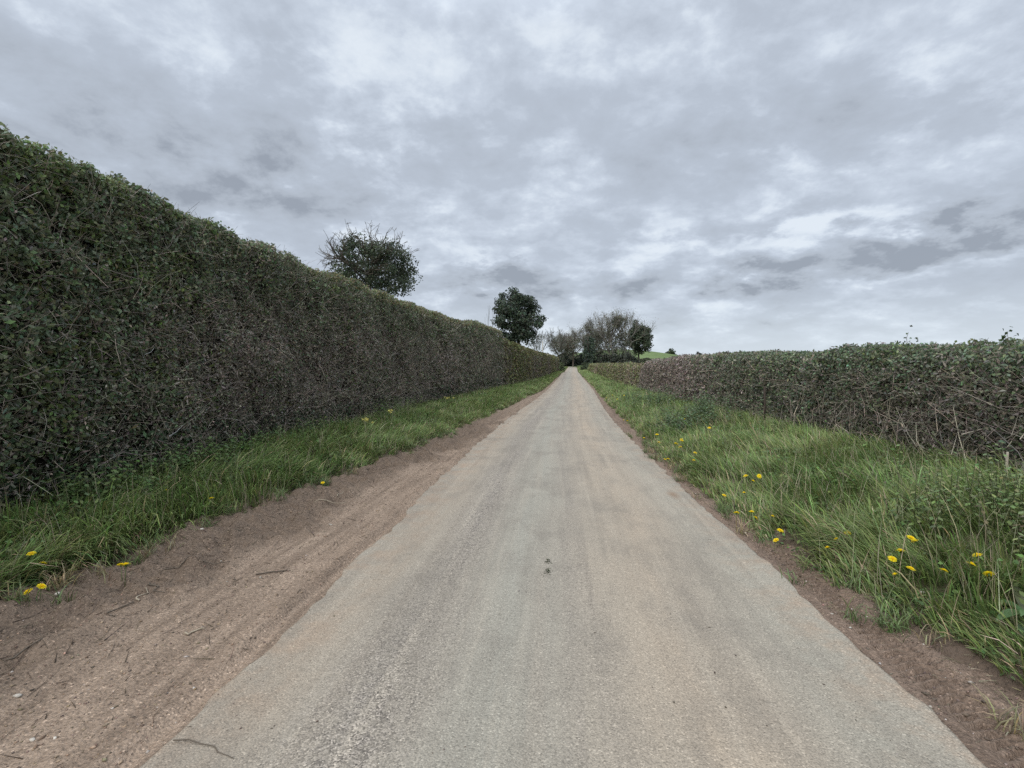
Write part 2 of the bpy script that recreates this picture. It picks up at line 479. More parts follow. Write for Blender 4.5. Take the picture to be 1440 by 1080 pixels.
# verges
ys = np.concatenate([np.arange(-3, 12, .06), np.arange(12, 40, .25), np.arange(40, 236, 1.0)])
WW, Y = np.meshgrid(np.linspace(0, 1, 90), ys)
X = (eL(Y) + .25) * (1 - WW) + np.minimum(-6.9 + xc(Y), hL(Y) - 2.2) * WW
Z = verge_left_z(X, Y); Z = np.where(WW > .97, terr(X, Y) - .08, Z)
ed = sstep(.45, .1, eL(Y) - X + .2 * noise(X, Y, 0, .25, 7))
tag(grid_mesh('verge_left', X, Y, Z, M_verge, col=np.repeat(ed[..., None], 3, -1)), kind='structure')
X = (eR(Y) - .25) * (1 - WW) + (np.maximum(hR(Y) + 2.3, 6.7 + xc(Y))) * WW
Z = verge_right_z(X, Y); Z = np.where(WW > .97, terr(X, Y) - .08, Z)
ed = sstep(.3, .0, X - eR(Y) + .2 * noise(X, Y, 0, .25, 17))
tag(grid_mesh('verge_right', X, Y, Z, M_verge, col=np.repeat(ed[..., None], 3, -1)), kind='structure')

# ------------------------------------------------------------------ grass
def scatter(n, xa, xb, ya, yb, edge0, edge1):
    y = rng.uniform(ya, yb, n)
    w = rng.uniform(0, 1, n)
    return edge0(y) * (1 - w) + edge1(y) * w, y, w

def grass(name, bands, zf, e0, e1, lean, tall, label):
    bag = Bag()
    for ya, yb, dens, wid, ls in bands:
        ym = (ya + yb) / 2
        area = abs(float(e1(ym) - e0(ym))) * (yb - ya)
        n = int(area * dens)
        x, y, w = scatter(n, 0, 0, ya, yb, e0, e1)
        # tufts: pull blades towards clump centres
        tuft = noise(x, y, 0, .19, 71)
        keep = (1.3 * tuft + .5 + .4 * rng.normal(size=n)) > 0
        x, y, w, tuft = x[keep], y[keep], w[keep], tuft[keep]
        z = zf(x, y) - .01
        n = len(x)
        edgef = sstep(-.03, .16, w)
        patch = noise(x, y, 0, .9, 72)
        L = (.06 + tall(w, y) * (.58 + .42 * tuft + .36 * patch) * edgef) * np.exp(rng.normal(0, .28, n)) * ls
        L = np.clip(L, .03, .6)
        yaw = lean + 1.5 * noise(x, y, 0, .42, 73) + rng.normal(0, .42, n)
        bend = np.clip(rng.normal(1.12, .4, n) + .5 * tuft + .3 * patch, .15, 2.6)
        hue = noise(x, y, 0, .7, 74)[:, None]
        base = np.array([.135, .192, .064]) + hue * np.array([.024, .018, .010])
        c = jit(base, n, .26, .1)
        dry = rng.uniform(size=n) < .05 + .10 * (1 - edgef)
        c[dry] = jit((.34, .29, .18), dry.sum(), .25, .08)
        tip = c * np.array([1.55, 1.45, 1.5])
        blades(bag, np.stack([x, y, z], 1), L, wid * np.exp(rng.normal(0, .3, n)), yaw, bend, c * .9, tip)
    # tufts creeping out over the bare soil
    sgn = -1.0 if e0(3.0) > 0 else 1.0
    for k in range(46):
        ty = 1.7 + 9 * rng.uniform() ** 1.3; n = int(rng.integers(14, 40))
        tx = e0(ty) + sgn * rng.uniform(-.05, .24) * (1.0 if k % 3 else .6)
        x = tx + rng.normal(0, .025, n); y = ty + rng.normal(0, .035, n)
        z = np.maximum(zf(x, y), (soil_z if sgn < 0 else dirt_z)(x, y)) - .005
        c = jit(np.array([.12, .16, .065]) if k % 4 else np.array([.26, .22, .13]), n, .25, .1)
        blades(bag, np.stack([x, y, z], 1), rng.uniform(.05, .17, n), .0055, rng.uniform(0, 6.3, n), rng.uniform(.6, 2.0, n), c, c * 1.4)
    # low broad leaves and dead stalks among the blades
    for ya, yb, dens, sz in ((.6, 6, 1500, .036), (6, 14, 650, .045), (14, 40, 110, .075)):
        ym = (ya + yb) / 2
        n = int(abs(float(e1(ym) - e0(ym))) * (yb - ya) * dens)
        x, y, w = scatter(n, 0, 0, ya, yb, e0, e1)
        k = noise(x, y, 0, .5, 75) + .5 * noise(x, y, 0, 1.4, 76) + .3 * rng.normal(size=n) > .15
        x, y, w = x[k], y[k], w[k]; n = len(x)
        hgt = (.03 + tall(w, y) * .75 * rng.uniform(.2, 1, n)) * sstep(-.05, .25, w)
        P = np.stack([x, y, zf(x, y) + hgt], 1)
        leaf_quads(bag, P, np.tile([0, 0, 1.], (n, 1)), sz * np.exp(rng.normal(0, .3, n)), sz * .6, jit((.125, .18, .066), n, .28, .12), 1.0)
        n = int(abs(float(e1(ym) - e0(ym))) * (yb - ya) * dens * .07)
        x, y, w = scatter(n, 0, 0, ya, yb, e0, e1)
        blades(bag, np.stack([x, y, zf(x, y)], 1), rng.uniform(.2, .45, n), sz * .08, rng.uniform(0, 6.3, n), rng.uniform(.1, .9, n), jit((.36, .32, .22), n, .25, .06))
    o = bag.build(name, M_grass)
    return tag(o, label, 'grass', kind='stuff')

g_l0 = lambda y: eL(y) + .06
g_l1 = lambda y: hL(y) - .25
g_r0 = lambda y: eR(y) - .06 + .06 * sstep(3.4, 2.6, y)
g_r1 = lambda y: hR(y) + .3
bandsL = [(.5, 5, 4300, .0072, 1.1), (5, 9, 3600, .008, 1.1), (9, 16, 2600, .009, 1), (16, 32, 1200, .014, 1), (32, 60, 420, .024, 1), (60, 175, 110, .05, 1.1)]
bandsR = [(.8, 5, 4300, .0072, 1.15), (5, 9, 3600, .008, 1.15), (9, 16, 2600, .009, 1), (16, 32, 1200, .014, 1), (32, 60, 420, .024, 1), (60, 175, 110, .05, 1.1)]
grass('verge_grass', bandsL, verge_left_z, g_l0, g_l1, -.2, lambda w, y: .185 - .07 * w, 'rough green grass of the left verge below the tall clipped hedge')
grass('verge_grass', bandsR, verge_right_z, g_r0, g_r1, PI - .5, lambda w, y: .175 - .02 * w, 'long lush tufted grass of the right verge with yellow flowers in it')

# ------------------------------------------------------------------ hedges
def hedge(origin, label, face, top, zf, sign, thick, bands, greens, name='clipped_hedge', batter=.05, back=True, twig_n=1.0, leafmat=None, rnd=.28, bulge=.09, extra=None):
    """face(y): x of the foot; sign=+1 when the face looks towards +x"""
    root = thing(name, label, 'hedge', origin)
    lf, tw = Bag(), Bag()
    for ya, yb, dens, size, twd in bands:
        ym = (ya + yb) / 2
        hgt = float(top(ym) - zf(face(ym), ym))
        S = hgt + thick + (hgt if back else .0)
        n = int(S * (yb - ya) * dens)
        def surf(n, spread):
            y = rng.uniform(ya, yb, n)
            s = rng.uniform(0, S, n)
            f = face(y); zb = zf(f, y); tp = top(y)
            h = tp - zb
            onface = s < h; ontop = (s >= h) & (s < h + thick); onback = s >= h + thick
            sf = np.clip(s / h, 0, 1)
            z = np.where(onface, zb + s, np.where(ontop, tp, zb + (S - s) * h / hgt))
            dx = np.where(onface, 0, np.where(ontop, s - h, thick))        # depth from the face
            nx = np.where(onface, 1.0, np.where(ontop, 0.0, -1.0)); nz = np.where(ontop, 1.0, 0.0)
            # rounded shoulders
            cf = np.clip((rnd - (tp - z)) / rnd, 0, 1); ct = np.clip((rnd - dx) / rnd, 0, 1); cb = np.clip((rnd - (thick - dx)) / rnd, 0, 1)
            dx = dx + np.where(onface, rnd * .5 * cf ** 2, 0) - np.where(onback, rnd * .5 * cf ** 2, 0)
            z = z - np.where(ontop, rnd * .5 * np.maximum(ct, cb) ** 2, 0)
            nz = nz + np.where(~ontop, cf, 0); nx = nx + np.where(ontop, ct - cb, 0)
            dx = dx + batter * (z - zb)
            N = nrm(np.stack([sign * nx, 0 * nx, nz], 1))
            P = np.stack([f - sign * dx, y, z], 1)
            b = bulge * (1.1 * noise(P[:, 0], P[:, 1], P[:, 2], 2.1, 84) + .8 * noise(P[:, 0], P[:, 1], P[:, 2], .75, 81) + .6 * noise(P[:, 0], P[:, 1], P[:, 2], .28, 82) + .7 * noise(P[:, 0], P[:, 1], P[:, 2], .14, 83))
            dep = b - np.abs(rng.normal(0, spread, n)) + np.minimum(rng.exponential(spread * .22, n), .05)
            P = P + N * dep[:, None]
            return P, N, dep - b
        P, N, dep = surf(n, .09)
        rel = (P[:, 2] - zf(P[:, 0] * 0 + face(P[:, 1]), P[:, 1])) / np.maximum(top(P[:, 1]) - zf(face(P[:, 1]), P[:, 1]), .1)
        c, sz, drop, wr = greens(P, rel, size)
        ok = rng.uniform(size=len(P)) > drop
        P, N, c, sz, wr = P[ok], N[ok], c[ok], sz[ok], wr[ok]
        leaf_quads(lf, P, N, sz * np.exp(rng.normal(0, .25, len(P))), sz * wr, c, bias=.75)
        # twigs in and on the face
        nt = int(S * (yb - ya) * twd * twig_n)
        P, N, dep = surf(nt, .07)
        d = nrm(rng.normal(size=(nt, 3)) * np.array([.6, 1.0, .8]) + N * .5 + np.array([0, 0, .35]))
        Lt = rng.gamma(3, .06, nt) * np.where(rng.uniform(size=nt) < .06, 2.0, 1.0)
        upn = N[:, 2] > .12
        Lt = np.where(upn, np.minimum(Lt, rng.uniform(.02, .07, nt)), np.minimum(Lt, .5))
        p1 = P + d * Lt[:, None]
        p1[:, 2] = np.minimum(p1[:, 2], np.maximum(P[:, 2], top(P[:, 1]) - rnd * .3) + rng.uniform(0, .05, nt))
        mid = (P + p1) / 2 + rng.normal(0, .06, (nt, 3)) * Lt[:, None]
        rr = size * .055
        ct = jit((.25, .218, .18), nt, .5, .06)
        tubes(tw, P, p1, rr * 1.2, rr * .5, ct, 3, mid)
    ya, yb = bands[0][0], bands[-1][1]
    # near-black hull added inside the hedge to stop light passing through
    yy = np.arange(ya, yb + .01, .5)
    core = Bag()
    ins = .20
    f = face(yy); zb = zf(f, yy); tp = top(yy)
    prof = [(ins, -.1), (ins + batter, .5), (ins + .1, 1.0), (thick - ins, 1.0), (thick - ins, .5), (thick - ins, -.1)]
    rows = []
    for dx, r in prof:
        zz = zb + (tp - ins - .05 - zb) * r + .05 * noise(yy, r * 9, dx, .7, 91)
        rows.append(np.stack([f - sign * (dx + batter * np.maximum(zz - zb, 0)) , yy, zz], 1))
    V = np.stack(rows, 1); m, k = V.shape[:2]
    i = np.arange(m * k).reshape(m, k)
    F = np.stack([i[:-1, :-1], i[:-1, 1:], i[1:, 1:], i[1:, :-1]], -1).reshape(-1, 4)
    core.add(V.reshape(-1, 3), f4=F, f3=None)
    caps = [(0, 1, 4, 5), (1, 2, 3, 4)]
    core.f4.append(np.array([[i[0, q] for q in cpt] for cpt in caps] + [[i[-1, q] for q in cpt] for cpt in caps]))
    if extra: lf.absorb(extra[0]); tw.absorb(extra[1])
    for b, nm, mt in ((core, 'light_block_core', M_core), (lf, 'foliage', leafmat or M_leaf), (tw, 'twigs', M_bark)):
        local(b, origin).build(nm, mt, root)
    return root

def blend_cols(p_green, P, greencol, browncol, amt=.3):
    n = len(P)
    c = jit(greencol, n, amt, .12)
    br = rng.uniform(size=n) > p_green
    c[br] = jit(browncol, br.sum(), .3, .07)
    return c, br

def greens_left(P, rel, size):
    x, y, z = P.T
    n = len(P)
    nn = fbm(x, y, z, 1.3, 101)
    near = sstep(7.5, 3.5, y)
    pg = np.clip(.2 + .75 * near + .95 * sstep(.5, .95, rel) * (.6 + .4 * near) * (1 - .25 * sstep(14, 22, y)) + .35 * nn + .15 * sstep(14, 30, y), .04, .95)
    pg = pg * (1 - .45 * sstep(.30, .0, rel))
    c, br = blend_cols(pg, P, (.155, .188, .108), (.315, .272, .222))
    fresh = (noise(x, y, z, .26, 103) + .6 * noise(x, y, z, 1.1, 104) > .72 - .22 * near) & ~br & (rng.uniform(size=n) < .6)
    c[fresh] = jit((.155, .20, .075), fresh.sum(), .25, .1)
    yel = (rel > .93) & (y > 9) & (rng.uniform(size=n) < .45)
    c[yel] = jit((.22, .205, .10), yel.sum(), .25, .1)
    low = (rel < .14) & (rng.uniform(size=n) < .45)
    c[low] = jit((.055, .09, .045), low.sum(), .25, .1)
    sz = np.full(n, size) * np.where(br, .85, 1.05)
    drop = np.clip(.6 * noise(x, y, z, .15, 105) + .35 * noise(x, y, z, .42, 106) + .15 * sstep(.4, .1, rel) + .15, 0, .85)
    return c, sz * np.where(br, 1.35, 1), drop, np.where(br, .38, .68)
topL = smooth_curve([(-60, 3.32), (5, 3.30), (7.5, 3.24), (10, 3.28), (17, 3.3), (24, 3.6), (29, 3.85), (30.2, 3.8), (31, 3.6)], 2)
bL = [(-.5, 6.5, 4900, .044, 430), (6.5, 10, 4000, .047, 430), (10, 17, 2500, .056, 300), (17, 30.5, 1000, .082, 110)]
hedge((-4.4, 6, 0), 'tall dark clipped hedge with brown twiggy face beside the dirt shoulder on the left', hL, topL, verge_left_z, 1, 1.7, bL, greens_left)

def greens_left_far(P, rel, size):
    x, y, z = P.T; n = len(P)
    col = noise(x * .3, y, z * .2, 4.5, 111)
    pg = np.clip(.35 + .5 * col + .3 * sstep(.7, 1, rel), .05, .95)
    c, br = blend_cols(pg, P, (.16, .165, .075), (.18, .155, .125))
    return c, np.full(n, size), np.full(n, .1), np.where(br, .4, .68)
topLf = smooth_curve([(-60, 3.2), (31, 3.25), (40, 3.05), (60, 3.25), (90, 3.75), (110, 4.0)], 3)
hedge((-2.6, 45, .3), 'lower yellowish green hedge tapering away behind the tall dark left hedge', hL, topLf, verge_left_z, 1, 1.6,
      [(30.2, 45, 420, .125, 14), (45, 70, 200, .19, 6), (70, 104, 100, .28, 3)], greens_left_far, leafmat=M_far)

def greens_right(P, rel, size):
    x, y, z = P.T; n = len(P)
    nn = fbm(x, y, z, 1.2, 121)
    far = .9 * sstep(11.5, 18.5, y + .8 * nn - 2.0 * (rel - .5))
    nearb = sstep(8.6, 6.6, y + .7 * nn) * sstep(.95, .6, rel)
    pg = np.clip(.74 - .32 * nearb - .72 * far + .3 * nn + .08 * sstep(.8, 1.0, rel), .06, .95)
    c, br = blend_cols(pg, P, (.15, .188, .115), (.245, .22, .185))
    farb = br & (rng.uniform(size=n) < far)
    c[farb] = jit((.30, .25, .22), farb.sum(), .35, .07)
    fresh = (noise(x, y, z, .4, 123) > .35) & ~br & (rng.uniform(size=n) < .35)
    c[fresh] = jit((.20, .245, .125), fresh.sum(), .25, .1)
    drop = np.clip(.55 * noise(x, y, z, .16, 125) + .3 * noise(x, y, z, .45, 126) + .45 * nearb * sstep(.6, .15, rel) + .12, 0, .75)
    return c, size * np.where(br, 1.3, 1), drop, np.where(br, .42, .68)
topR = smooth_curve([(-60, 1.5), (5, 1.50), (7, 1.56), (10, 1.63), (15, 1.75), (20, 1.81), (24, 1.82), (25.5, 1.7), (26.5, 1.45)], .8)
bR = [(1.5, 8.5, 4400, .043, 480), (8.5, 14, 2800, .052, 260), (14, 26.3, 1200, .078, 110)]

# long bare stems showing in the near end of the right hedge
bag = Bag(); n = 300
y = rng.uniform(3.2, 10, n); f = hR(y)
h0 = rng.uniform(.0, .45, n)
zb = verge_right_z(f, y)
p0 = np.stack([f + rng.uniform(-.06, .16, n), y, zb + h0], 1)
lean = rng.normal(0, .8, n)
Ls = rng.uniform(.18, .66, n)
d = nrm(np.stack([rng.normal(0.0, .12, n), lean, np.ones(n)], 1))
p1 = p0 + d * Ls[:, None]; p1[:, 2] = np.minimum(p1[:, 2], topR(y) - .12)
p1[:, 0] += .08 * (p1[:, 2] - zb)
mid = (p0 + p1) / 2 + rng.normal(0, .05, (n, 3)) * np.minimum(1, Ls[:, None] * 1.6)
tubes(bag, p0, p1, rng.uniform(.003, .0065, n), .002, jit((.34, .30, .25), n, .4, .04), 5, mid)
# leafy shoots standing up out of the top
def shoot(bagL, bagT, base, h, nl, lean=(0, 0), size=.045, col=(.06, .09, .035)):
    t = np.linspace(0, 1, 5)
    pts = np.array(base) + np.stack([t * lean[0], t * lean[1], t * h], 1) + np.concatenate([[[0, 0, 0]], rng.normal(0, .015, (4, 3))])
    polytube(bagT, pts, np.linspace(.006, .002, 5), (.12, .1, .075), 4)
    k = rng.uniform(.3, 1.02, nl)
    P = np.stack([np.interp(k, t, pts[:, q]) for q in range(3)], 1) + rng.normal(0, h * .14 + .015, (nl, 3))
    leaf_quads(bagL, P, np.tile([0, 0, 1.], (nl, 1)), size, size * .65, jit(col, nl), .4)
sl, st = Bag(), bag
for (yy, dx, hh, nl) in ((7.25, .35, .2, 22), (5.75, .3, .16, 34), (5.55, .38, .12, 26), (5.25, .4, .10, 18), (5.0, .4, .09, 14)):
    shoot(sl, st, (float(hR(yy)) + dx, yy, float(topR(yy)) - .05), hh + .05, nl, (rng.normal(0, .03), rng.normal(0, .03)))
hr = hedge((4.2, 8, 0), 'low clipped hedge of grey stems and small leaves along the right verge', hR, topR, verge_right_z, -1, 1.6, bR, greens_right, batter=.08, rnd=.34, bulge=.065, extra=(sl, st))

def greens_right_far(P, rel, size):
    x, y, z = P.T; n = len(P)
    col = noise(x * .3, y, z * .5, 5, 131)
    pg = np.clip(.45 + .5 * col, .05, .95)
    c, br = blend_cols(pg, P, (.17, .19, .085), (.23, .195, .14))
    return c, np.full(n, size), np.full(n, .1), np.where(br, .4, .68)
topRf = smooth_curve([(-60, 1.5), (27, 1.58), (40, 1.75), (60, 2.02), (90, 2.4), (110, 2.7)], 3)
hedge((3.9, 50, .3), 'short grassy hedge far along the right side beyond the low clipped hedge', hR, topRf, verge_right_z, -1, 1.3,
      [(26.6, 42, 420, .11, 16), (42, 65, 220, .16, 6), (65, 100, 110, .24, 3)], greens_right_far, leafmat=M_far, batter=.25)

# field hedge across the pasture on the right
bag = Bag(); n = 5200
x = rng.uniform(16, 62, n); y = 205 + .12 * (x - 16) + rng.normal(0, .5, n)
z = terr(x, y) + rng.uniform(0, 1, n) ** .8 * (2.3 + .3 * noise(x, 0, 0, 3, 141))
leaf_quads(bag, np.stack([x, y, z], 1), np.tile([0, -1., .3], (n, 1)), .42, .34, jit((.06, .058, .045), n, .3, .08), .5)
tag(bag.build('field_hedge', M_far), 'dark field hedge crossing in front of the green hill', 'hedge')

# ------------------------------------------------------------------ trees
def grow(p, d, L, r, depth, segs, tips, g, spread=.55, kids=(3, 5), ratio=.66, up=.15, wig=.12, parts=4, rr=.62):
    pts = p; dirn = d
    for k in range(parts):
        dirn = nrm(dirn + g.normal(0, wig, 3) + np.array([0, 0, up * .25]))
        q = pts + dirn * (L / parts)
        ra = r * (1 - .38 * k / parts); rb = r * (1 - .38 * (k + 1) / parts)
        segs.append((pts, q, ra, rb))
        pts = q
        if depth > 0 and k >= 1:
            for _ in range(g.integers(1, 3) if k < parts - 1 else g.integers(*kids)):
                nd = nrm(dirn + spread * nrm(g.normal(size=3)) * g.uniform(.7, 1.5) + np.array([0, 0, up]))
                grow(pts, nd, L * ratio * g.uniform(.75, 1.15), rb * rr, depth - 1, segs, tips, g, spread, kids, ratio, up, wig, max(2, parts - 1), rr)
    tips.append(pts)

def add_segs(bag, segs, col, sides=5, amt=.2, rmin=0.0, gain=1.0):
    a = np.array([s[0] for s in segs]); b = np.array([s[1] for s in segs])
    r0 = np.maximum(np.array([s[2] for s in segs]) * gain, rmin); r1 = np.maximum(np.array([s[3] for s in segs]) * gain, rmin)
    big = r0 > .06
    for m, sd in ((big, 7), (~big, 3)):
        if m.any(): tubes(bag, a[m], b[m], r0[m], r1[m], jit(col, int(m.sum()), amt, .04), sd)

def clump_leaves(bag, centres, rad, per, size, col, g, amt=.28, squash=.8):
    k = len(centres)
    cc = np.repeat(centres, per, 0)
    off = nrm(g.normal(size=(k * per, 3))) * (g.uniform(0, 1, (k * per, 1)) ** .45)
    off[:, 2] *= squash
    P = cc + off * np.repeat(np.broadcast_to(rad, (k,)), per)[:, None]
    shade = np.repeat(np.exp(g.normal(0, .16, (k, 1))), per, 0)
    leaf_quads(bag, P, nrm(off) * .7 + np.array([0, 0, .5]), size * np.exp(g.normal(0, .22, len(P))), size * .72, np.clip(jit(col, len(P), amt, .1) * shade, .004, .9), .6)

# ivy covered tree with bare twig ends above the left hedge
def ivy_thorn(loc):
    g = np.random.default_rng(5)
    root = thing('ivy_covered_tree', 'small ivy-smothered tree with bare twig ends rising behind the tall left hedge', 'tree', loc)
    segs, tips = [], []
    p = np.zeros(3)
    grow(p, np.array([.0, 0, 1.]), 4.75, .17, 0, segs, [], g, parts=5, wig=.05)
    top = segs[-1][1]
    for k in range(11):
        a = k * 2.4; el = g.uniform(.15, .9)
        d = np.array([math.cos(a) * math.cos(el), math.sin(a) * math.cos(el), math.sin(el)])
        st = segs[-1][1] * 1.0 if k > 5 else np.array(top) - np.array([0, 0, g.uniform(0, .8)])
        grow(np.array(top) - np.array([0, 0, g.uniform(0, .9)]), d, g.uniform(1.0, 1.35), .06, 2, segs, tips, g, spread=.8, ratio=.55, parts=4, up=.12, wig=.2, kids=(2, 4))
    # a long bare bough reaching left over the hedge, and twigs fanning out above
    grow(np.array(top) + [-.3, 0, .2], nrm(np.array([-1.0, 0, .62])), 1.35, .032, 2, segs, [], g, spread=.6, ratio=.42, parts=5, up=.1, kids=(2, 3))
    grow(np.array(top) + [-.3, 0, .3], nrm(np.array([-.75, .3, .85])), 1.15, .03, 2, segs, [], g, spread=.6, ratio=.42, parts=5, up=.1, kids=(2, 3))
    for k in range(24):
        a = g.uniform(-.5, PI + .5)
        d = nrm(np.array([math.cos(a), g.normal(0, .4), abs(math.sin(a)) * .8 + .15]))
        grow(np.array(top) + d * .8 + [0.1, 0, .0], d, g.uniform(.55, .8), .016, 2, segs, [], g, spread=.75, ratio=.5, parts=3, up=.05, kids=(2, 4))
    tr = Bag(); add_segs(tr, segs, (.10, .085, .07), rmin=.0055)
    lv = Bag()
    cen = []
    while len(cen) < 132:
        v = nrm(g.normal(size=3)) * g.uniform(.2, 1) ** .5
        c = np.array([.0, 0, 4.8]) + v * np.array([1.72, 1.35, 1.34])
        if c[2] > 5.5 and abs(c[0] + .1) > 1.05: continue
        cen.append(c)
    clump_leaves(lv, np.array(cen), g.uniform(.22, .42, len(cen)), 105, .085, (.078, .096, .062), g)
    tr.build('trunk', M_bark, root); lv.build('ivy', M_leaf, root)
    root.scale = (1.05, 1.05, 1.06)
    return root
ivy_thorn((-7.7, 20, .2))

def round_tree(name, label, loc, h, crown, cz, seed, col, leaf, nclump, per, clump_r, trunk_r, shape=None, group=None, barkcol=(.09, .08, .065)):
    g = np.random.default_rng(seed)
    root = thing(name, label, 'tree', loc, group)
    segs, tips = [], []
    grow(np.zeros(3), np.array([0, 0, 1.]), cz * .72, trunk_r, 0, segs, [], g, parts=4, wig=.04)
    top = segs[-1][1]
    for k in range(8):
        a = k * 2.4; el = g.uniform(.3, 1.2)
        d = np.array([math.cos(a) * math.cos(el), math.sin(a) * math.cos(el), math.sin(el)])
        grow(np.array(top), d, crown[0] * .62, trunk_r * .45, 2, segs, tips, g, spread=.7, ratio=.55, parts=3)
    tr = Bag(); add_segs(tr, segs, barkcol, rmin=.015)
    cen = []
    while len(cen) < nclump:
        v = nrm(g.normal(size=3)) * g.uniform(.1, 1) ** .4
        w = 1.0 if shape is None else shape(v[2])
        v = v * np.array([w, w, 1])
        a = math.atan2(v[1], v[0])
        b = 1 + .10 * math.sin(3 * a + seed) + .12 * float(noise(v[0], v[1], v[2], .6, seed))
        cen.append(np.array([0, 0, cz]) + v * np.array(crown) * b)
    lv = Bag()
    clump_leaves(lv, np.array(cen), g.uniform(.7, 1.25, len(cen)) * clump_r, per, leaf, col, g)
    tr.build('trunk', M_bark, root); lv.build('crown', M_far, root)
    return root

round_tree('evergreen_tree', 'dense dark round-headed tree standing alone behind the left hedge', (-4.72, 52, .4), 9, (2.35, 2.35, 2.95), 6.35, 21, (.066, .084, .062), .2, 150, 115, .6, .22,
           shape=lambda z: 1.0 - .25 * max(0, -z - .2) - .22 * max(0, z - .25))
round_tree('round_tree', 'round leafy tree at the right-hand end of the distant tree group', (27.2, 188, 2.6), 16, (4.3, 4.2, 5.6), 10.6, 22, (.065, .08, .055), .55, 120, 80, 1.35, .4)

def bare_tree(label, loc, h, seed, spread=.55, up=.25, col=(.12, .108, .095), limbs=5, trunk=.3, ivy=None, depth=3, rmin=.035, group='bare trees at the bend of the lane', name='bare_tree', tw=0.0, stems=1, buds=None):
    g = np.random.default_rng(seed)
    root = thing(name, label, 'tree', loc, group)
    segs, tips = [], []
    for s in range(stems):
        base = np.zeros(3) if stems == 1 else np.array([g.normal(0, .9), g.normal(0, .6), 0])
        d0 = np.array([0, 0, 1.]) if stems == 1 else nrm(np.array([base[0] * .28 + g.normal(0, .12), g.normal(0, .15), 1]))
        tl = h * (.3 if stems == 1 else .45)
        st = []
        grow(base, d0, tl, trunk * (1 if stems == 1 else .6), 0, st, [], g, parts=4, wig=.05)
        segs += st
        top = np.array(st[-1][1])
        for k in range(limbs):
            a = k * 2.4 + g.uniform(0, .8) + s; el = g.uniform(.45, 1.25)
            d = np.array([math.cos(a) * math.cos(el), math.sin(a) * math.cos(el), math.sin(el)])
            grow(top, d, h * .30, trunk * .42, depth, segs, tips, g, spread=spread, ratio=.62, up=up, parts=4, kids=(2, 4))
    zmax = max(s[1][2] for s in segs)
    k = h / zmax
    segs = [(a * k, b * k, r0, r1) for a, b, r0, r1 in segs]
    tips = [q * k for q in tips]
    tr = Bag(); add_segs(tr, segs, col, rmin=rmin)
    tr.build('trunk', M_bark, root)
    if buds is not None:
        lb = Bag()
        tp = np.array(tips)
        sel = tp[g.integers(0, len(tp), buds[0])] + g.normal(0, .6, (buds[0], 3))
        leaf_quads(lb, sel, np.tile([0, 0, 1.], (buds[0], 1)), buds[1], buds[1] * .6, jit(buds[2], buds[0], .3, .1), .3)
        lb.build('crown', M_far, root)
    if ivy is not None:
        lv = Bag()
        for (c, rad, n, per, cr, colr, size) in ivy:
            v = nrm(g.normal(size=(n, 3))) * g.uniform(.1, 1, (n, 1)) ** .5
            clump_leaves(lv, np.array(c) + v * np.array(rad), g.uniform(.7, 1.2, n) * cr, per, size, colr, g)
        lv.build('ivy', M_far, root)
    return root
DK = (.075, .098, .075)
bare_tree('bare spreading tree left of the lane, farthest left of the tree group', (-8.3, 168, 2.4), 13.2, 31, rmin=.028, depth=3, ivy=[((0, 0, 8.5), (3.6, 2.5, 3.6), 46, 34, 1.1, (.15, .155, .13), .22)])
bare_tree('upright bare tree just right of the farthest left bare tree', (-2.2, 176, 2.5), 14.2, 32, spread=.45, rmin=.028, depth=3, ivy=[((0, 0, 8.5), (3.4, 2.5, 4.6), 60, 40, 1.1, (.145, .15, .125), .24)])
bare_tree('brownish bare tree hanging over the lane where it disappears', (3.6, 190, 2.7), 13.0, 33, spread=.6, col=(.15, .125, .10), rmin=.035, buds=(5000, .26, (.2, .19, .155)), ivy=[((0, 0, 7.4), (4.6, 2.5, 5.0), 60, 55, 1.15, (.18, .182, .145), .32)])
bare_tree('bare tree with a tall twiggy head above the ivy-clad trunk', (9.0, 172, 2.5), 16.4, 34, spread=.5, rmin=.03, buds=(4500, .26, (.155, .15, .122)), ivy=[((0, 0, 8.0), (4.6, 2.5, 6.0), 64, 55, 1.15, (.175, .188, .145), .32)])
bare_tree('dark ivy-clad tree leaning close to the right edge of the lane', (7.9, 158, 2.2), 11.2, 35, spread=.4, rmin=.04, limbs=4, depth=2,
          ivy=[((0, 0, 5.2), (1.6, 1.5, 4.6), 70, 60, .95, DK, .42)], name='ivy_clad_tree', group=None)
bare_tree('big many-stemmed tree with pale stems and an ivy cap, tallest of the distant group', (17.6, 165, 2.6), 17.8, 36, spread=.5, up=.3, stems=7, limbs=4, trunk=.32, depth=2, rmin=.035, col=(.17, .155, .135), name='many_stemmed_tree', group=None,
          ivy=[((-.4, 0, 14.2), (1.7, 1.4, 2.0), 26, 55, .8, DK, .40), ((0, .8, 5.6), (4.8, 2.4, 5.6), 110, 50, 1.15, (.15, .155, .122), .34)],
          buds=(5500, .26, (.19, .185, .15)))
bare_tree('brown twiggy tree between the ivy-clad trunk and the many-stemmed tree', (12.2, 180, 2.6), 13.2, 38, spread=.55, col=(.14, .12, .095), rmin=.04, buds=(6000, .28, (.19, .185, .15)), ivy=[((0, 0, 6.8), (4.2, 2.5, 5.6), 76, 55, 1.15, (.17, .185, .145), .32)])
bare_tree('brown twiggy tree filling the gap left of the dark opening of the lane', (-.2, 196, 2.8), 11.5, 39, spread=.6, col=(.14, .12, .095), rmin=.04, buds=(6000, .28, (.19, .185, .145)), ivy=[((0, 0, 6.0), (5.0, 2.5, 5.0), 76, 55, 1.15, (.165, .175, .14), .32)])

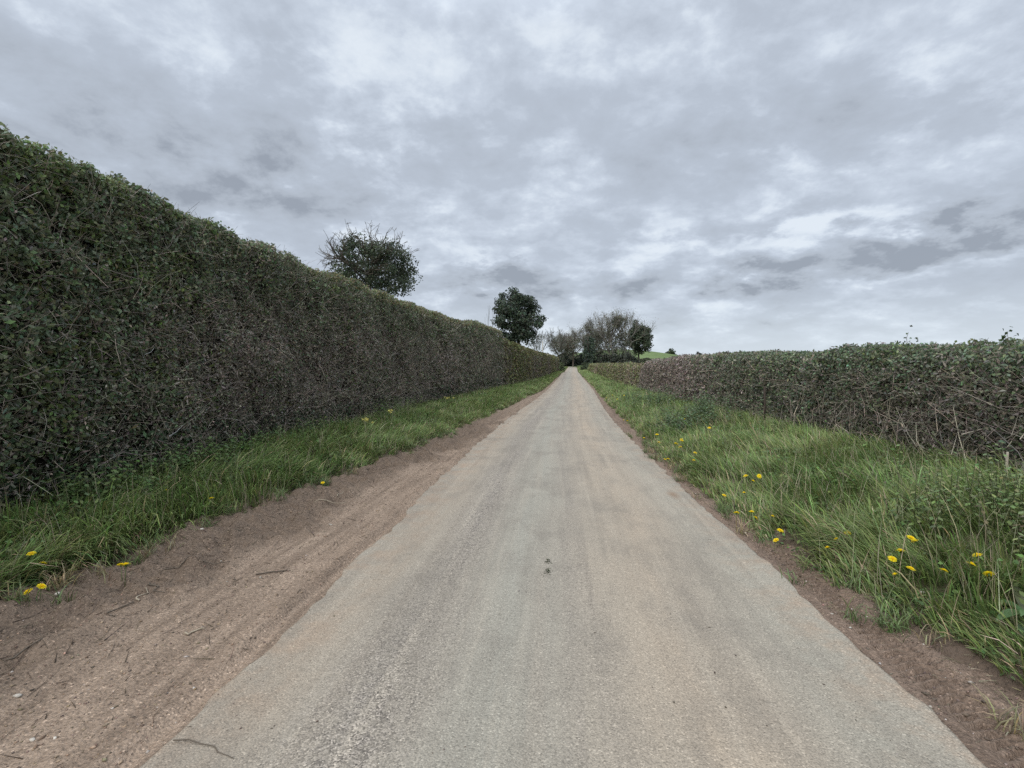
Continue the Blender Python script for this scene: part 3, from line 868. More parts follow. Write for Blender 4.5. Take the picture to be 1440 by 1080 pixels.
def bush(name, label, loc, rad, seed, col, leaf, n, per, cr, group=None, mat=None, cat='bush'):
    g = np.random.default_rng(seed)
    root = thing(name, label, cat, loc, group)
    v = nrm(g.normal(size=(n, 3))) * g.uniform(.1, 1, (n, 1)) ** .45
    v[:, 2] = np.abs(v[:, 2])
    lv = Bag(); clump_leaves(lv, v * np.array(rad), g.uniform(.7, 1.2, n) * cr, per, leaf, col, g)
    st = Bag()
    e = v * np.array(rad) * .9
    tubes(st, np.tile([0, 0, -.1], (n, 1)) + g.normal(0, .15, (n, 3)) * np.array(rad) * [1, 1, 0], e, min(rad) * .02 + .004, .003, (.09, .075, .06), 4)
    lv.v += st.v; lv.c += st.c; lv.f4 += [f + lv.n for f in st.f4]; lv.n += st.n
    lv.build('foliage', mat or M_far, root)
    return root
bush('dark_bush', 'dark bush under the left bare tree at the lane bend', (-5.8, 160, 2.1), (4.2, 2.5, 4.6), 41, DK, .45, 60, 50, 1.0, 'dark bushes where the lane bends')
bush('dark_bush', 'dark bush blocking the view at the end of the lane', (3.2, 203, 2.9), (8.5, 2.5, 5.6), 42, (.05, .06, .048), .5, 170, 70, 1.1, 'dark bushes where the lane bends')
bush('dark_bush', 'rounded dark bush between the ivy-clad tree and the many-stemmed tree', (12.0, 160, 2.3), (3.0, 2.2, 4.6), 43, (.075, .085, .065), .42, 70, 66, .95, 'dark bushes where the lane bends')
bush('dark_bush', 'broad dark bush at the foot of the many-stemmed tree', (18.5, 160, 2.4), (5.6, 2.4, 4.4), 44, (.075, .082, .066), .42, 120, 66, 1.0, 'dark bushes where the lane bends')
bush('verge_bush', 'small green bush at the far end of the left hedge', (-.8, 108, 1.2), (1.2, 1.6, 2.0), 45, (.07, .09, .045), .26, 34, 40, .5)
bush('verge_bush', 'dark small bush at the right edge of the far lane', (5.2, 118, 1.3), (1.3, 3.5, 1.7), 46, (.055, .07, .04), .28, 40, 40, .55)
bush('hawthorn_bush', 'pale green rounded shrub poking up between the two left hedges', (-3.95, 33.2, .25), (.75, 1.2, 3.45), 47, (.125, .15, .06), .10, 60, 60, .32, 'pale shrubs behind the left hedge')
bush('hawthorn_bush', 'smaller pale green shrub in front of the round-headed evergreen tree', (-3.75, 37.6, .3), (.62, 1.1, 3.1), 48, (.125, .15, .06), .11, 50, 56, .30, 'pale shrubs behind the left hedge')
bush('hill_tree', 'tiny round tree on the right shoulder of the green hill', (72, 352, 11.2), (3.4, 3, 5.0), 49, (.075, .10, .06), .8, 30, 40, 1.3, cat='tree')
bush('distant_tree', 'tiny dark treetop showing over the far end of the right hedge', (76.5, 300, 6.0), (2.7, 2.5, 5.6), 50, (.035, .045, .034), .7, 30, 40, 1.1, cat='tree')
# bare saplings left of the evergreen
bare_tree('thin bare sapling beside the round-headed evergreen', (-7.2, 50, .3), 7.4, 51, spread=.25, up=.5, limbs=3, trunk=.035, depth=1, rmin=.009, name='bare_sapling', group=None)
# pole
bag = Bag()
polytube(bag, [(0, 0, -.3), (.03, 0, 3), (0, 0, 6.4)], [.13, .12, .10], (.42, .40, .36), 8)
tag(bag.build('wooden_pole', M_bark), 'thin pale pole standing in front of the left bare trees', 'pole').location = (-4.4, 110, 1.2)

# ------------------------------------------------------------------ small things along the lane
def at_z(x, y, left): return float((verge_left_z if left else verge_right_z)(np.array(x), np.array(y)))

def make_dandelion():
    g = np.random.default_rng(3)
    root = thing('dandelion', 'yellow dandelion', 'flower', (0, 0, 0))
    h = .18
    head = Bag()
    for ring, (n, r0, r1, dz, w) in enumerate(((22, .004, .0255, .000, .0062), (18, .003, .020, .004, .0058), (14, .002, .014, .008, .005), (8, .0, .008, .010, .004))):
        a = np.arange(n) * 2 * PI / n + ring * .2 + g.normal(0, .06, n)
        r1 = r1 * g.uniform(.9, 1.08, n)
        ca, sa = np.cos(a), np.sin(a)
        z0, z1 = .0, dz + g.normal(0, .0015, n)
        def P(r, off, z): return np.stack([ca * r - sa * off, sa * r + ca * off, z + 0 * a], 1)
        v = np.stack([P(r0, -w * .3, z0), P(r0, w * .3, z0), P(r1, w * .5, z1), P(r1, -w * .5, z1)], 1)
        head.add(v.reshape(-1, 3), f4=np.arange(n * 4).reshape(n, 4), col=np.repeat(jit((.95, .77, .03) if ring < 3 else (.92, .64, .015), n, .06, .03), 4, 0))
    cup = Bag(); polytube(cup, [(0, 0, -.014), (0, 0, -.009), (0, 0, -.001)], [.002, .0065, .006], (.10, .17, .05), 8)
    ho = head.build('flower_head', M_petal, root); ho.location = (0, 0, h); ho.rotation_euler = (.3, 0, 0)
    cup.build('sepal_cup', M_leaf, ho)
    stem = Bag(); polytube(stem, [(.0, .02, -.03), (0, .014, h * .5), (0, 0.002, h - .01)], [.0026, .0024, .0022], (.16, .19, .08), 6)
    stem.build('stem', M_leaf, root)
    lv = Bag()
    for k in range(7):
        a = k * .9 + g.uniform(-.2, .2); L = g.uniform(.08, .13); e = g.uniform(.5, 1.0)
        t = np.linspace(0, 1, 9)
        r = L * t; z = L * (.55 * t - .45 * t * t) * e
        w = .016 * np.sin(PI * np.clip(t * .9 + .1, 0, 1)) * np.where(np.arange(9) % 2, 1.15, .55) + .002
        c = np.stack([np.cos(a) * r, np.sin(a) * r + .02, z], 1); s = np.stack([-np.sin(a) * w, np.cos(a) * w, .2 * w], 1); s2 = s * [1, 1, -1]
        v = np.concatenate([c - s2, c + s]); i = np.arange(8)
        lv.add(v, f4=np.stack([i, i + 1, i + 10, i + 9], 1), col=(.06, .11, .03))
    lv.build('leaves', M_leaf, root)
    return root
proto = make_dandelion()
FL = 'dandelions in flower on the verges'
# x, y, height scale, size, label ; positions measured on the ground
SPOTS = [
    (-3.539, 4.228, True, 'lone dandelion in tall grass below the nettles, higher of two on the left verge'),
    (-3.088, 4.186, True, 'lone small dandelion in grass between the other lone ones, left verge'),
    (-3.184, 2.764, True, 'upper left bloom of the four dandelions at the left frame edge'),
    (-3.112, 2.75, True, 'upper right bloom of the four dandelions at the left frame edge'),
    (-2.962, 2.549, True, 'lower left bloom of the four dandelions at the left frame edge'),
    (-2.937, 2.582, True, 'lower right bloom of the four dandelions at the left frame edge'),
    (-2.774, 2.94, True, 'left bloom of the touching dandelion pair at the left dirt edge'),
    (-2.7, 2.897, True, 'right bloom of the touching dandelion pair at the left dirt edge'),
    (-2.647, 5.391, True, 'single far dandelion at the left dirt edge below the hedge'),
    (1.904, 3.645, False, 'open dandelion highest of a trio left of the large right cluster'),
    (1.812, 3.58, False, 'flat dandelion in the middle of a trio at the right verge'),
    (1.729, 3.491, False, 'smallest dandelion, lowest of a trio at the right verge'),
    (2.142, 3.368, False, 'half-closed pale dandelion leaning left above the large right cluster'),
    (2.183, 3.362, False, 'thin edge-on dandelion highest of the large right cluster'),
    (1.938, 3.206, False, 'tilted dandelion leftmost of the large right cluster'),
    (2.018, 3.239, False, 'flat edge-on dandelion in the left half of the large right cluster'),
    (1.854, 3.051, False, 'small orange-yellow dandelion low in the large right cluster'),
    (1.937, 3.03, False, 'upright dandelion facing sideways in the large right cluster'),
    (2.107, 3.012, False, 'largest full dandelion in the middle of the large right cluster'),
    (2.287, 3.086, False, 'upper dandelion of the stacked pair in the large right cluster'),
    (2.2, 2.971, False, 'lower dandelion of the stacked pair in the large right cluster'),
    (2.229, 2.894, False, 'dandelion farthest right of the large right cluster'),
    (1.823, 5.346, False, 'double-looking dandelion at the left of a trio midway up the right verge'),
    (1.871, 5.23, False, 'middle dandelion of a trio midway up the right verge'),
    (1.954, 5.329, False, 'right dandelion of a trio midway up the right verge'),
    (1.701, 4.987, False, 'small dandelion just below a trio midway up the right verge'),
    (1.535, 5.055, False, 'half-open dandelion near the soil left of the midway trio'),
    (1.62, 4.556, False, 'upper bloom of a close dandelion pair midway along the right verge'),
    (1.6, 4.418, False, 'lower bloom of a close dandelion pair midway along the right verge'),
    (1.468, 4.54, False, 'narrow half-open dandelion left of the close pair'),
    (1.675, 4.29, False, 'small dandelion between the close pair and the next one nearer'),
    (1.628, 4.049, False, 'half-hidden dandelion just above a round bright one'),
    (1.549, 3.9, False, 'round bright dandelion standing low beside the right soil strip'),
    (1.615, 6.541, False, 'brightest dandelion of the distant scattered ones on the right verge'),
    (1.72, 6.858, False, 'pale dandelion just above the brightest distant one'),
    (1.786, 7.826, False, 'tiny pale dandelion among the far scattered ones on the right verge'),
    (1.658, 7.481, False, 'tiny pale dandelion among the far scattered ones on the right verge'),
    (1.625, 7.648, False, 'tiny pale dandelion among the far scattered ones on the right verge'),
    (1.84, 8.208, False, 'tiny pale dandelion among the far scattered ones on the right verge'),
    (1.401, 7.224, False, 'tiny pale dandelion among the far scattered ones on the right verge'),
    (1.457, 7.169, False, 'tiny pale dandelion among the far scattered ones on the right verge'),
    (1.557, 8.692, False, 'tiny pale dandelion among the far scattered ones on the right verge'),
    (1.511, 8.25, False, 'tiny pale dandelion among the far scattered ones on the right verge'),
    (1.421, 9.166, False, 'tiny pale dandelion among the far scattered ones on the right verge'),
    (2.421, 8.756, False, 'tiny pale dandelion among the far scattered ones on the right verge'),
    (2.427, 10.531, False, 'tiny pale dandelion among the far scattered ones on the right verge'),
    (1.498, 12.768, False, 'tiny pale dandelion among the far scattered ones on the right verge'),
    (1.559, 12.573, False, 'tiny pale dandelion among the far scattered ones on the right verge'),
    (1.988, 21.112, False, 'tiny pale dandelion among the far scattered ones on the right verge'),
    (1.807, 21.681, False, 'tiny pale dandelion among the far scattered ones on the right verge'),
    (2.462, 21.03, False, 'tiny pale dandelion among the far scattered ones on the right verge'),
    (1.997, 19.022, False, 'tiny pale dandelion among the far scattered ones on the right verge'),
]
first = True
for (x, y, left, lab) in SPOTS:
    o = proto if first else copy_tree(proto)
    first = False
    far = y > 6
    s = rng.uniform(.75, 1.05) if not far else rng.uniform(.95, 1.25)
    o.location = (x, y, at_z(x, y, left) + .0)
    o.rotation_euler = (rng.normal(0, .06), rng.normal(0, .06), rng.uniform(0, 2 * PI) if not lab.count('edge-on') else 0)
    o.scale = (s, s, s)
    for ch in o.children:
        if ch.name.startswith('flower_head'):
            ch.rotation_euler = (rng.normal(.1, .34), rng.normal(0, .34), 0)
    tag(o, lab, 'flower', FL)

# stones and sticks on the dirt
def stone_mesh(bag, c, r, g, col):
    v = nrm(np.array([(x, y, z) for x in (-1, 0, 1) for y in (-1, 0, 1) for z in (-1, 0, 1) if (x, y, z) != (0, 0, 0)], float))
    v = v * g.uniform(.62, 1.2, (26, 1)) * np.array(r) + np.array(c)
    me = bpy.data.meshes.new('tmp')
    import bmesh
    bm = bmesh.new()
    for q in v: bm.verts.new(q)
    res = bmesh.ops.convex_hull(bm, input=bm.verts)
    bmesh.ops.delete(bm, geom=[e for e in bm.verts if not e.link_faces], context='VERTS')
    bmesh.ops.triangulate(bm, faces=bm.faces)
    bm.verts.index_update()
    V = [tuple(q.co) for q in bm.verts]; F = [[w.index for w in f.verts] for f in bm.faces]
    bm.free(); bpy.data.meshes.remove(me)
    bag.add(V, f3=F, col=col)

OCT = np.array([(1, 0, 0), (-1, 0, 0), (0, 1, 0), (0, -1, 0), (0, 0, 1), (0, 0, -1)], float)
OF = np.array([(0, 2, 4), (2, 1, 4), (1, 3, 4), (3, 0, 4), (2, 0, 5), (1, 2, 5), (3, 1, 5), (0, 3, 5)])
def gravel(name, label, x, y, z, r, col):
    n = len(x); bag = Bag()
    sc_ = np.exp(rng.normal(0, .3, (n, 6, 1))) * r[:, None, None]
    a = rng.uniform(0, 2 * PI, n); ca, sa = np.cos(a), np.sin(a)
    v = OCT[None] * sc_ * np.array([1.2, .85, .6])
    vx = v[..., 0] * ca[:, None] - v[..., 1] * sa[:, None]; vy = v[..., 0] * sa[:, None] + v[..., 1] * ca[:, None]
    v = np.stack([vx + x[:, None], vy + y[:, None], v[..., 2] + z[:, None]], -1)
    f = OF[None] + (np.arange(n) * 6)[:, None, None]
    bag.add(v.reshape(-1, 3), f3=f.reshape(-1, 3), col=np.repeat(col, 6, 0))
    return tag(bag.build(name, M_stone), label, 'gravel', kind='stuff')
n = 22000
y = 1.2 + 12 * rng.uniform(0, 1, n) ** 1.5; w = rng.uniform(0, 1, n)
x = (xc(y) - 1.42) * (1 - w) + (eL(y) + .05) * w
r = .0016 + rng.exponential(.0014, n); r = np.minimum(r, .009)
c = jit((.24, .175, .125), n, .28, .05); wh = rng.uniform(size=n) < .022; c[wh] = jit((.45, .41, .36), wh.sum(), .2, .03); dk = rng.uniform(size=n) < .2; c[dk] = jit((.13, .10, .08), dk.sum(), .2, .05)
gravel('loose_gravel', 'fine brown gravel and grit scattered over the left dirt shoulder', x, y, dirt_z(x, y) + r * .2, r, c)
n = 5000
y = 1.2 + 9 * rng.uniform(0, 1, n) ** 1.5; w = rng.uniform(0, 1, n)
x = 1.40 * (1 - w) + (eR(y) + .1) * w
r = .002 + rng.exponential(.002, n); r = np.minimum(r, .011)
c = jit((.15, .115, .09), n, .3, .06); wh = rng.uniform(size=n) < .03; c[wh] = jit((.55, .5, .45), wh.sum(), .2, .03)
gravel('loose_gravel', 'dark crumbs of soil and grit along the right road edge', x, y, np.maximum(soil_z(x, y), np.where(x < 1.40, zr(y), -9)) + r * .2, r, c)

n = 1000
y = 1.3 + 12 * rng.uniform(0, 1, n) ** 1.5; w = rng.uniform(-1, 1, n); w = np.where(rng.uniform(size=n) < .55, np.sign(w) * np.abs(w) ** .3, w)
x = xc(y) + 1.38 * w
r = np.minimum(.0014 + rng.exponential(.0012, n), .005)
c = jit((.10, .08, .065), n, .4, .06); wh = rng.uniform(size=n) < .25; c[wh] = jit((.42, .37, .31), wh.sum(), .25, .03)
gravel('road_grit', 'loose grit and dark crumbs lying on the asphalt', x, y, zr(y) + .012 - .018 * w ** 2 + r * .3, r, c)

# dead straw and cut twigs littering the dirt
bag = Bag(); n = 2300
y = 1.3 + 11 * rng.uniform(0, 1, n) ** 1.4; w = np.where(rng.uniform(size=n) < .65, rng.beta(5, 2.2, n), rng.uniform(0, 1, n))
x = (xc(y) - 1.5) * (1 - w) + (eL(y) - .1) * w
L = rng.gamma(2, .025, n); a = rng.normal(PI / 2 + .25, .7, n)
z = dirt_z(x, y) + .004
p0 = np.stack([x, y, z], 1); p1 = np.stack([x + np.cos(a) * L, y + np.sin(a) * L, dirt_z(x + np.cos(a) * L, y + np.sin(a) * L) + .006], 1)
tubes(bag, p0, p1, rng.uniform(.001, .0026, n), .0008, jit((.12, .092, .068), n, .5, .06), 3)
n2 = 1400
y = 1.3 + 7 * rng.uniform(0, 1, n2) ** 1.3; x = eR(y) + rng.normal(0, .12, n2)
L = rng.gamma(2, .022, n2); a = rng.uniform(0, 2 * PI, n2)
zz = np.maximum(soil_z(x, y), verge_right_z(x, y)) + .005
p0 = np.stack([x, y, zz], 1); p1 = p0 + np.stack([np.cos(a) * L, np.sin(a) * L, rng.uniform(0, .35, n2) * L], 1)
tubes(bag, p0, p1, .0015, .0008, jit((.25, .21, .14), n2, .4, .06), 3)
tag(bag.build('straw_litter', M_bark), 'dead straw and twig bits littering the bare soil beside the road', 'litter', kind='stuff')

STICKS = [
    (-1.213, 1.612, 0.255, -0.271, 'thin dark curved strip lying on the asphalt near the bottom edge'),
    (-2.435, 3.159, 0.372, 0.442, 'long thin dark stick lying along the left dirt shoulder'),
    (-2.424, 2.801, 0.225, -0.692, 'short forked-looking stick lying across the dark dirt'),
    (-2.429, 2.712, 0.12, 2.014, 'short pale stick beside a dark one on the dirt'),
    (-1.832, 2.365, 0.104, 0.758, 'thin twig on the pale sandy part of the shoulder'),
    (-1.883, 3.151, 0.212, 0.447, 'dark twig lying near the road edge'),
    (-2.499, 2.123, 0.154, 1.535, 'dark stick lying in the dark dirt at the left frame edge'),
    (-2.293, 5.057, 0.239, 1.638, 'pale bent stick below the far single dandelion'),
    (-2.247, 4.748, 0.331, 0.26, 'dark stick beside the pale bent one'),
    (-2.424, 2.564, 0.141, 1.236, 'dark stick in the middle of the dark dirt band'),
]
g = np.random.default_rng(8)
for (x, y, L, a, lab) in STICKS:
    b = Bag(); t = np.linspace(-.5, .5, 6)
    px = x + np.cos(a) * L * t + g.normal(0, .012, 6); py = y + np.sin(a) * L * t + g.normal(0, .012, 6)
    pz = np.maximum(dirt_z(px, py) + .008, np.where(px > -1.36, zr(py) + .004, -9))
    pz = np.maximum(pz, pz.mean() - .002)
    b2 = np.stack([px - x, py - y, pz - pz.mean()], 1)
    polytube(b, b2, np.linspace(.0055, .0025, 6) * (.45 if 'strip' in lab else 1), (.14, .115, .09) if 'pale' not in lab else (.42, .36, .27), 5)
    o = b.build('fallen_stick', M_bark); o.location = (x, y, pz.mean()); tag(o, lab, 'stick', 'twigs lying on the dirt shoulder')
STONES = [
    (-2.931, 2.67, 0.017, True, 'pale stone below the four dandelions at the left edge'),
    (-2.215, 1.845, 0.014, True, 'pale stone low on the left frame edge'),
    (-2.867, 3.789, 0.016, True, 'white stone at the grass edge under the hedge'),
    (-2.299, 2.884, 0.008, True, 'small pale stone between two sticks'),
    (-1.829, 1.647, 0.009, True, 'small pale stone nearest the camera on the dirt'),
    (-1.903, 1.632, 0.01, True, 'yellowish pale stone near the bottom left corner'),
    (-1.774, 1.493, 0.011, True, 'pale stone at the bottom frame edge'),
    (-1.965, 4.147, 0.016, True, 'pale stone near the road where the shoulder narrows'),
    (-2.855, 6.452, 0.016, True, 'white stone beside the far single dandelion'),
    (2.02, 3.073, 0.014, False, 'round pale stone at the foot of the dock'),
    (1.451, 2.148, 0.008, False, 'tiny white stone on the tyre print'),
    (1.482, 4.316, 0.014, False, 'white stone beside the road near the round dandelion'),
    (1.325, 3.46, 0.008, False, 'small pale stone on the soil strip'),
    (1.455, 2.904, 0.008, False, 'tiny pale stone at the start of the tyre print'),
]
for (x, y, r, left, lab) in STONES:
    b = Bag(); stone_mesh(b, (0, 0, 0), (r * g.uniform(.85, 1.3), r * .85, r * .6), g, np.array((.46, .42, .36)) * g.uniform(.75, 1.15))
    z = float(dirt_z(np.array(x), np.array(y))) if left else max(float(soil_z(np.array(x), np.array(y))), at_z(x, y, False))
    o = b.build('pale_stone', M_stone); o.location = (x, y, z + r * .12); tag(o, lab, 'stone', 'pale stones lying beside the road')

# stakes
b = Bag(); polytube(b, [(0, 0, -.1), (.005, 0, .15), (.012, 0, .31), (.012, 0, .325)], [.012, .012, .011, .008], (.42, .38, .31), 6)
o = b.build('wooden_stake', M_bark); o.location = (4.0, 5.05, at_z(4.0, 5.05, False)); tag(o, 'short pale wooden stake in the long grass before the right hedge', 'stake')
b = Bag(); polytube(b, [(0, 0, -.1), (.01, 0, .4), (0, 0, .74), (0, 0, .75)], [.022, .021, .02, .014], (.07, .055, .045), 6)
o = b.build('dark_stake', M_bark); o.location = (3.75, 10.0, at_z(3.75, 10.0, False)); tag(o, 'thin dark stake in the grass against the green part of the right hedge', 'stake')

# broad leaved plants
def plant(name, label, loc, n, L, w, h, col, seed, group=None, cat='plant', up=.7, flowers=None, arch=.5):
    g = np.random.default_rng(seed)
    root = thing(name, label, cat, loc, group)
    lv = Bag()
    for k in range(n):
        a = g.uniform(0, 2 * PI); l = L * g.uniform(.6, 1.15); ang = g.uniform(up - .4, up + .4)
        t = np.linspace(0, 1, 7)
        th = ang - arch * 1.6 * t
        r = np.concatenate([[0], np.cumsum(np.cos(th[1:]) * l / 6)]); z = np.concatenate([[0], np.cumsum(np.sin(th[1:]) * l / 6)])
        o0 = g.normal(0, L * .12, 2)
        wv = w * l / L * np.array([.25, .55, .85, 1, .9, .6, .05])
        c = np.stack([o0[0] + np.cos(a) * r, o0[1] + np.sin(a) * r, z + h * g.uniform(-.1, .3)], 1)
        s = np.stack([-np.sin(a) * wv, np.cos(a) * wv, .35 * wv], 1)
        v = np.concatenate([c - s * [1, 1, -1], c, c + s]); i = np.arange(6)
        cc = jit(col, 1, .22, .1)[0]
        lv.add(v, f4=np.concatenate([np.stack([i, i + 1, i + 8, i + 7], 1), np.stack([i + 7, i + 8, i + 15, i + 14], 1)]), col=cc)
    lv.build('leaves', M_leaf, root)
    if flowers:
        fl, st = Bag(), Bag()
        for k in range(flowers[0]):
            p = np.array([g.normal(0, L * .35), g.normal(0, L * .3), g.uniform(.8, 1.2) * flowers[1]])
            polytube(st, [(p[0] * .3, p[1] * .3, 0), (p[0] * .8, p[1] * .8, p[2] * .6), tuple(p)], [.003, .0025, .002], (.14, .18, .07), 4)
            leaf_quads(fl, p + g.normal(0, flowers[2] * .4, (14, 3)), np.tile([0, -.3, 1.], (14, 1)), flowers[2], flowers[2] * .7, jit(flowers[3], 14, .08, .04, g), .6, g=g)
        st.build('stem', M_leaf, root); fl.build('flowers', M_petal, root)
    return root

def nettles(label, loc, rad, n, hgt, seed, col=(.045, .085, .03), size=.055, group='nettle patches at the foot of the left hedge', name='nettle_patch', left=True):
    g = np.random.default_rng(seed)
    hgt = hgt * 1.45
    root = thing(name, label, 'plant', loc, group)
    lv, st = Bag(), Bag()
    for k in range(n):
        bx, by = g.normal(0, rad[0]), g.normal(0, rad[1]); hh = hgt * g.uniform(.5, 1.15)
        z0 = at_z(loc[0] + bx, loc[1] + by, left) - loc[2]
        lx, ly = g.normal(0, .05, 2)
        polytube(st, [(bx, by, z0 - .02), (bx + lx * .5, by + ly * .5, z0 + hh * .55), (bx + lx, by + ly, z0 + hh)], [.003, .0026, .002], (.08, .10, .045), 4)
        m = 16
        t = np.repeat(np.linspace(.25, 1, m // 2), 2)
        a = np.tile([0, PI], m // 2) + np.repeat(np.arange(m // 2) * PI / 2, 2) + g.uniform(0, 6)
        rr = size * .55 * (1.25 - .55 * t)
        P = np.stack([bx + lx * t + np.cos(a) * rr, by + ly * t + np.sin(a) * rr, z0 + hh * t - .008], 1)
        d = np.stack([np.cos(a), np.sin(a), -.35 + 0 * a], 1)
        nn = nrm(np.stack([np.cos(a) * .35, np.sin(a) * .35, np.ones(m)], 1) + g.normal(0, .15, (m, 3)))
        bb = nrm(np.cross(nn, d)); L = (size * (1.3 - .5 * t))[:, None]
        v = np.stack([P - d * L * .5, P + bb * L * .32, P + d * L * .6, P - bb * L * .32], 1)
        lv.add(v.reshape(-1, 3), f4=np.arange(m * 4).reshape(m, 4), col=np.repeat(jit(col, m, .22, .1, g), 4, 0))
    lv.f4 += [f + lv.n for f in st.f4]; lv.f3 += [f + lv.n for f in st.f3]; lv.v += st.v; lv.c += st.c; lv.n += st.n
    lv.build('foliage', M_leaf, root)
    return root
for i, (x, y, rx, ry, n, h, lab) in enumerate((
        (-4.02, 4.15, .16, .40, 60, .20, 'dark leafy nettle patch under the hedge, nearest one on the left'),
        (-4.05, 5.2, .15, .45, 60, .22, 'bright leafy nettle patch under the hedge behind the single yellow dandelion'),
        (-4.12, 6.6, .12, .5, 55, .17, 'low dark nettle patch along the brown twiggy hedge foot'),
        (-4.15, 8.3, .12, .5, 45, .2, 'straggling nettle patch at the hedge foot beside pale yellow flowers'),
        (-4.0, 12.0, .16, .8, 60, .3, 'tall bright green weed patch against the middle of the left hedge'))):
    nettles(lab, (x, y, at_z(x, y, True)), (rx, ry), n, h, 60 + i, (.11, .165, .06) if i != 4 else (.14, .19, .07))
for i, (x, y, h, lab) in enumerate((
        (-3.55, 9.0, .2, 'clump of broad leaves with pale yellow flowers beside the dirt shoulder'),
        (-3.7, 10.6, .22, 'broad-leaved clump with two pale flowers below the left hedge'),
        (-3.5, 15.5, .25, 'far broad-leaved clump with cream flowers where the left verge narrows'))):
    plant('flowering_plant', lab, (x, y, at_z(x, y, True) + .02), 26, .22, .03, .08, (.11, .15, .06), 70 + i, 'pale flowering plants on the left verge', flowers=(5, h, .03, (.72, .66, .22)))
x, y = 2.28, 2.72
plant('dock_plant', 'broad strap-leaved dock at the edge of the right soil strip', (x, y, at_z(x, y, False) + .01), 16, .24, .024, .03, (.11, .16, .065), 80, up=.6)
x, y = 2.5, 2.5
plant('dock_plant', 'pale leafy rosette low in the grass at the right frame edge', (x, y, at_z(x, y, False) + .01), 14, .20, .03, .04, (.09, .14, .05), 83, up=.5)
x, y = 3.05, 3.9
nettles('bright leafy bramble patch in the long grass of the right verge', (x, y, at_z(x, y, False)), (.35, .35), 80, .34, 81, (.17, .22, .085), .04, None, 'bramble_patch', False)
x, y = 3.2, 3.3
nettles('reddish brown bramble clump above the dandelions of the right verge', (x, y, at_z(x, y, False)), (.25, .2), 45, .3, 82, (.15, .13, .075), .04, None, 'bramble_patch', False)
for i, (x, y, rx, ry, n, h, lab) in enumerate((
        (2.35, 10.4, .25, .6, 70, .26, 'leafy weed patch full of dandelions midway along the right verge'),
        (3.1, 11.5, .3, .7, 70, .36, 'tall weed patch in front of the green part of the right hedge'),
        (2.9, 17, .4, 1.5, 80, .4, 'bright weed patch before the brown end of the right hedge'))):
    nettles(lab, (x, y, at_z(x, y, False)), (rx, ry), n, h, 90 + i, (.10, .145, .065), .07, 'weed patches on the right verge', 'weed_patch', False)
# little weed growing through the asphalt
root = thing('road_weed', 'tiny dark weed growing through a crack in the middle of the road', 'plant', (-.097, 3.28, .012))
b = Bag(); n = 60
P = np.stack([rng.normal(0, .012, n), np.where(rng.uniform(size=n) < .6, rng.normal(-.05, .025, n), rng.normal(.12, .02, n)), rng.uniform(.0, .018, n)], 1)
leaf_quads(b, P, np.tile([0, 0, 1.], (n, 1)), .013, .007, jit((.05, .055, .028), n), .5)
b.build('leaves', M_leaf, root)
b = Bag(); polytube(b, [(0, -.09, -.012), (.006, 0, -.0095), (-.004, .08, -.0095), (.0, .14, -.012)], [.004, .005, .004, .002], (.06, .05, .035), 5)
b.build('stem', M_bark, root)

# ------------------------------------------------------------------ sky and light
w = bpy.data.worlds.new('World'); sc.world = w; w.use_nodes = True
nt = w.node_tree; nt.nodes.clear()
T = NT.__new__(NT); T.t = nt
SUN_EL, SUN_AZ = R(46), R(-155)          # azimuth measured from +Y towards +X
sky = T.n('ShaderNodeTexSky', sky_type='NISHITA', sun_disc=False, sun_elevation=SUN_EL, sun_rotation=SUN_AZ)
sky.air_density = 1.0; sky.dust_density = 2.0
co = T.n('ShaderNodeTexCoord').outputs['Generated']
sp = T.n('ShaderNodeSeparateXYZ'); T.l(co, sp.inputs[0])
zc = T.math('MAXIMUM', sp.outputs[2], 0.0)
den = T.math('ADD', zc, .42)
dd = T.n('ShaderNodeVectorMath', operation='DIVIDE'); T.l(T.mapping(co, (1.0, 1.0, 1.75)), dd.inputs[0])
dc = T.n('ShaderNodeCombineXYZ')
for q in range(3): T.l(den, dc.inputs[q])
T.l(dc.outputs[0], dd.inputs[1])
plv = dd.outputs[0]
nb = T.noise(plv, 2.0, 3, .5, .2)
nf = T.noise(plv, 6.6, 10, .60, .1)
field = T.math('ADD', T.math('MULTIPLY', nb, .35), T.math('MULTIPLY', nf, .75))
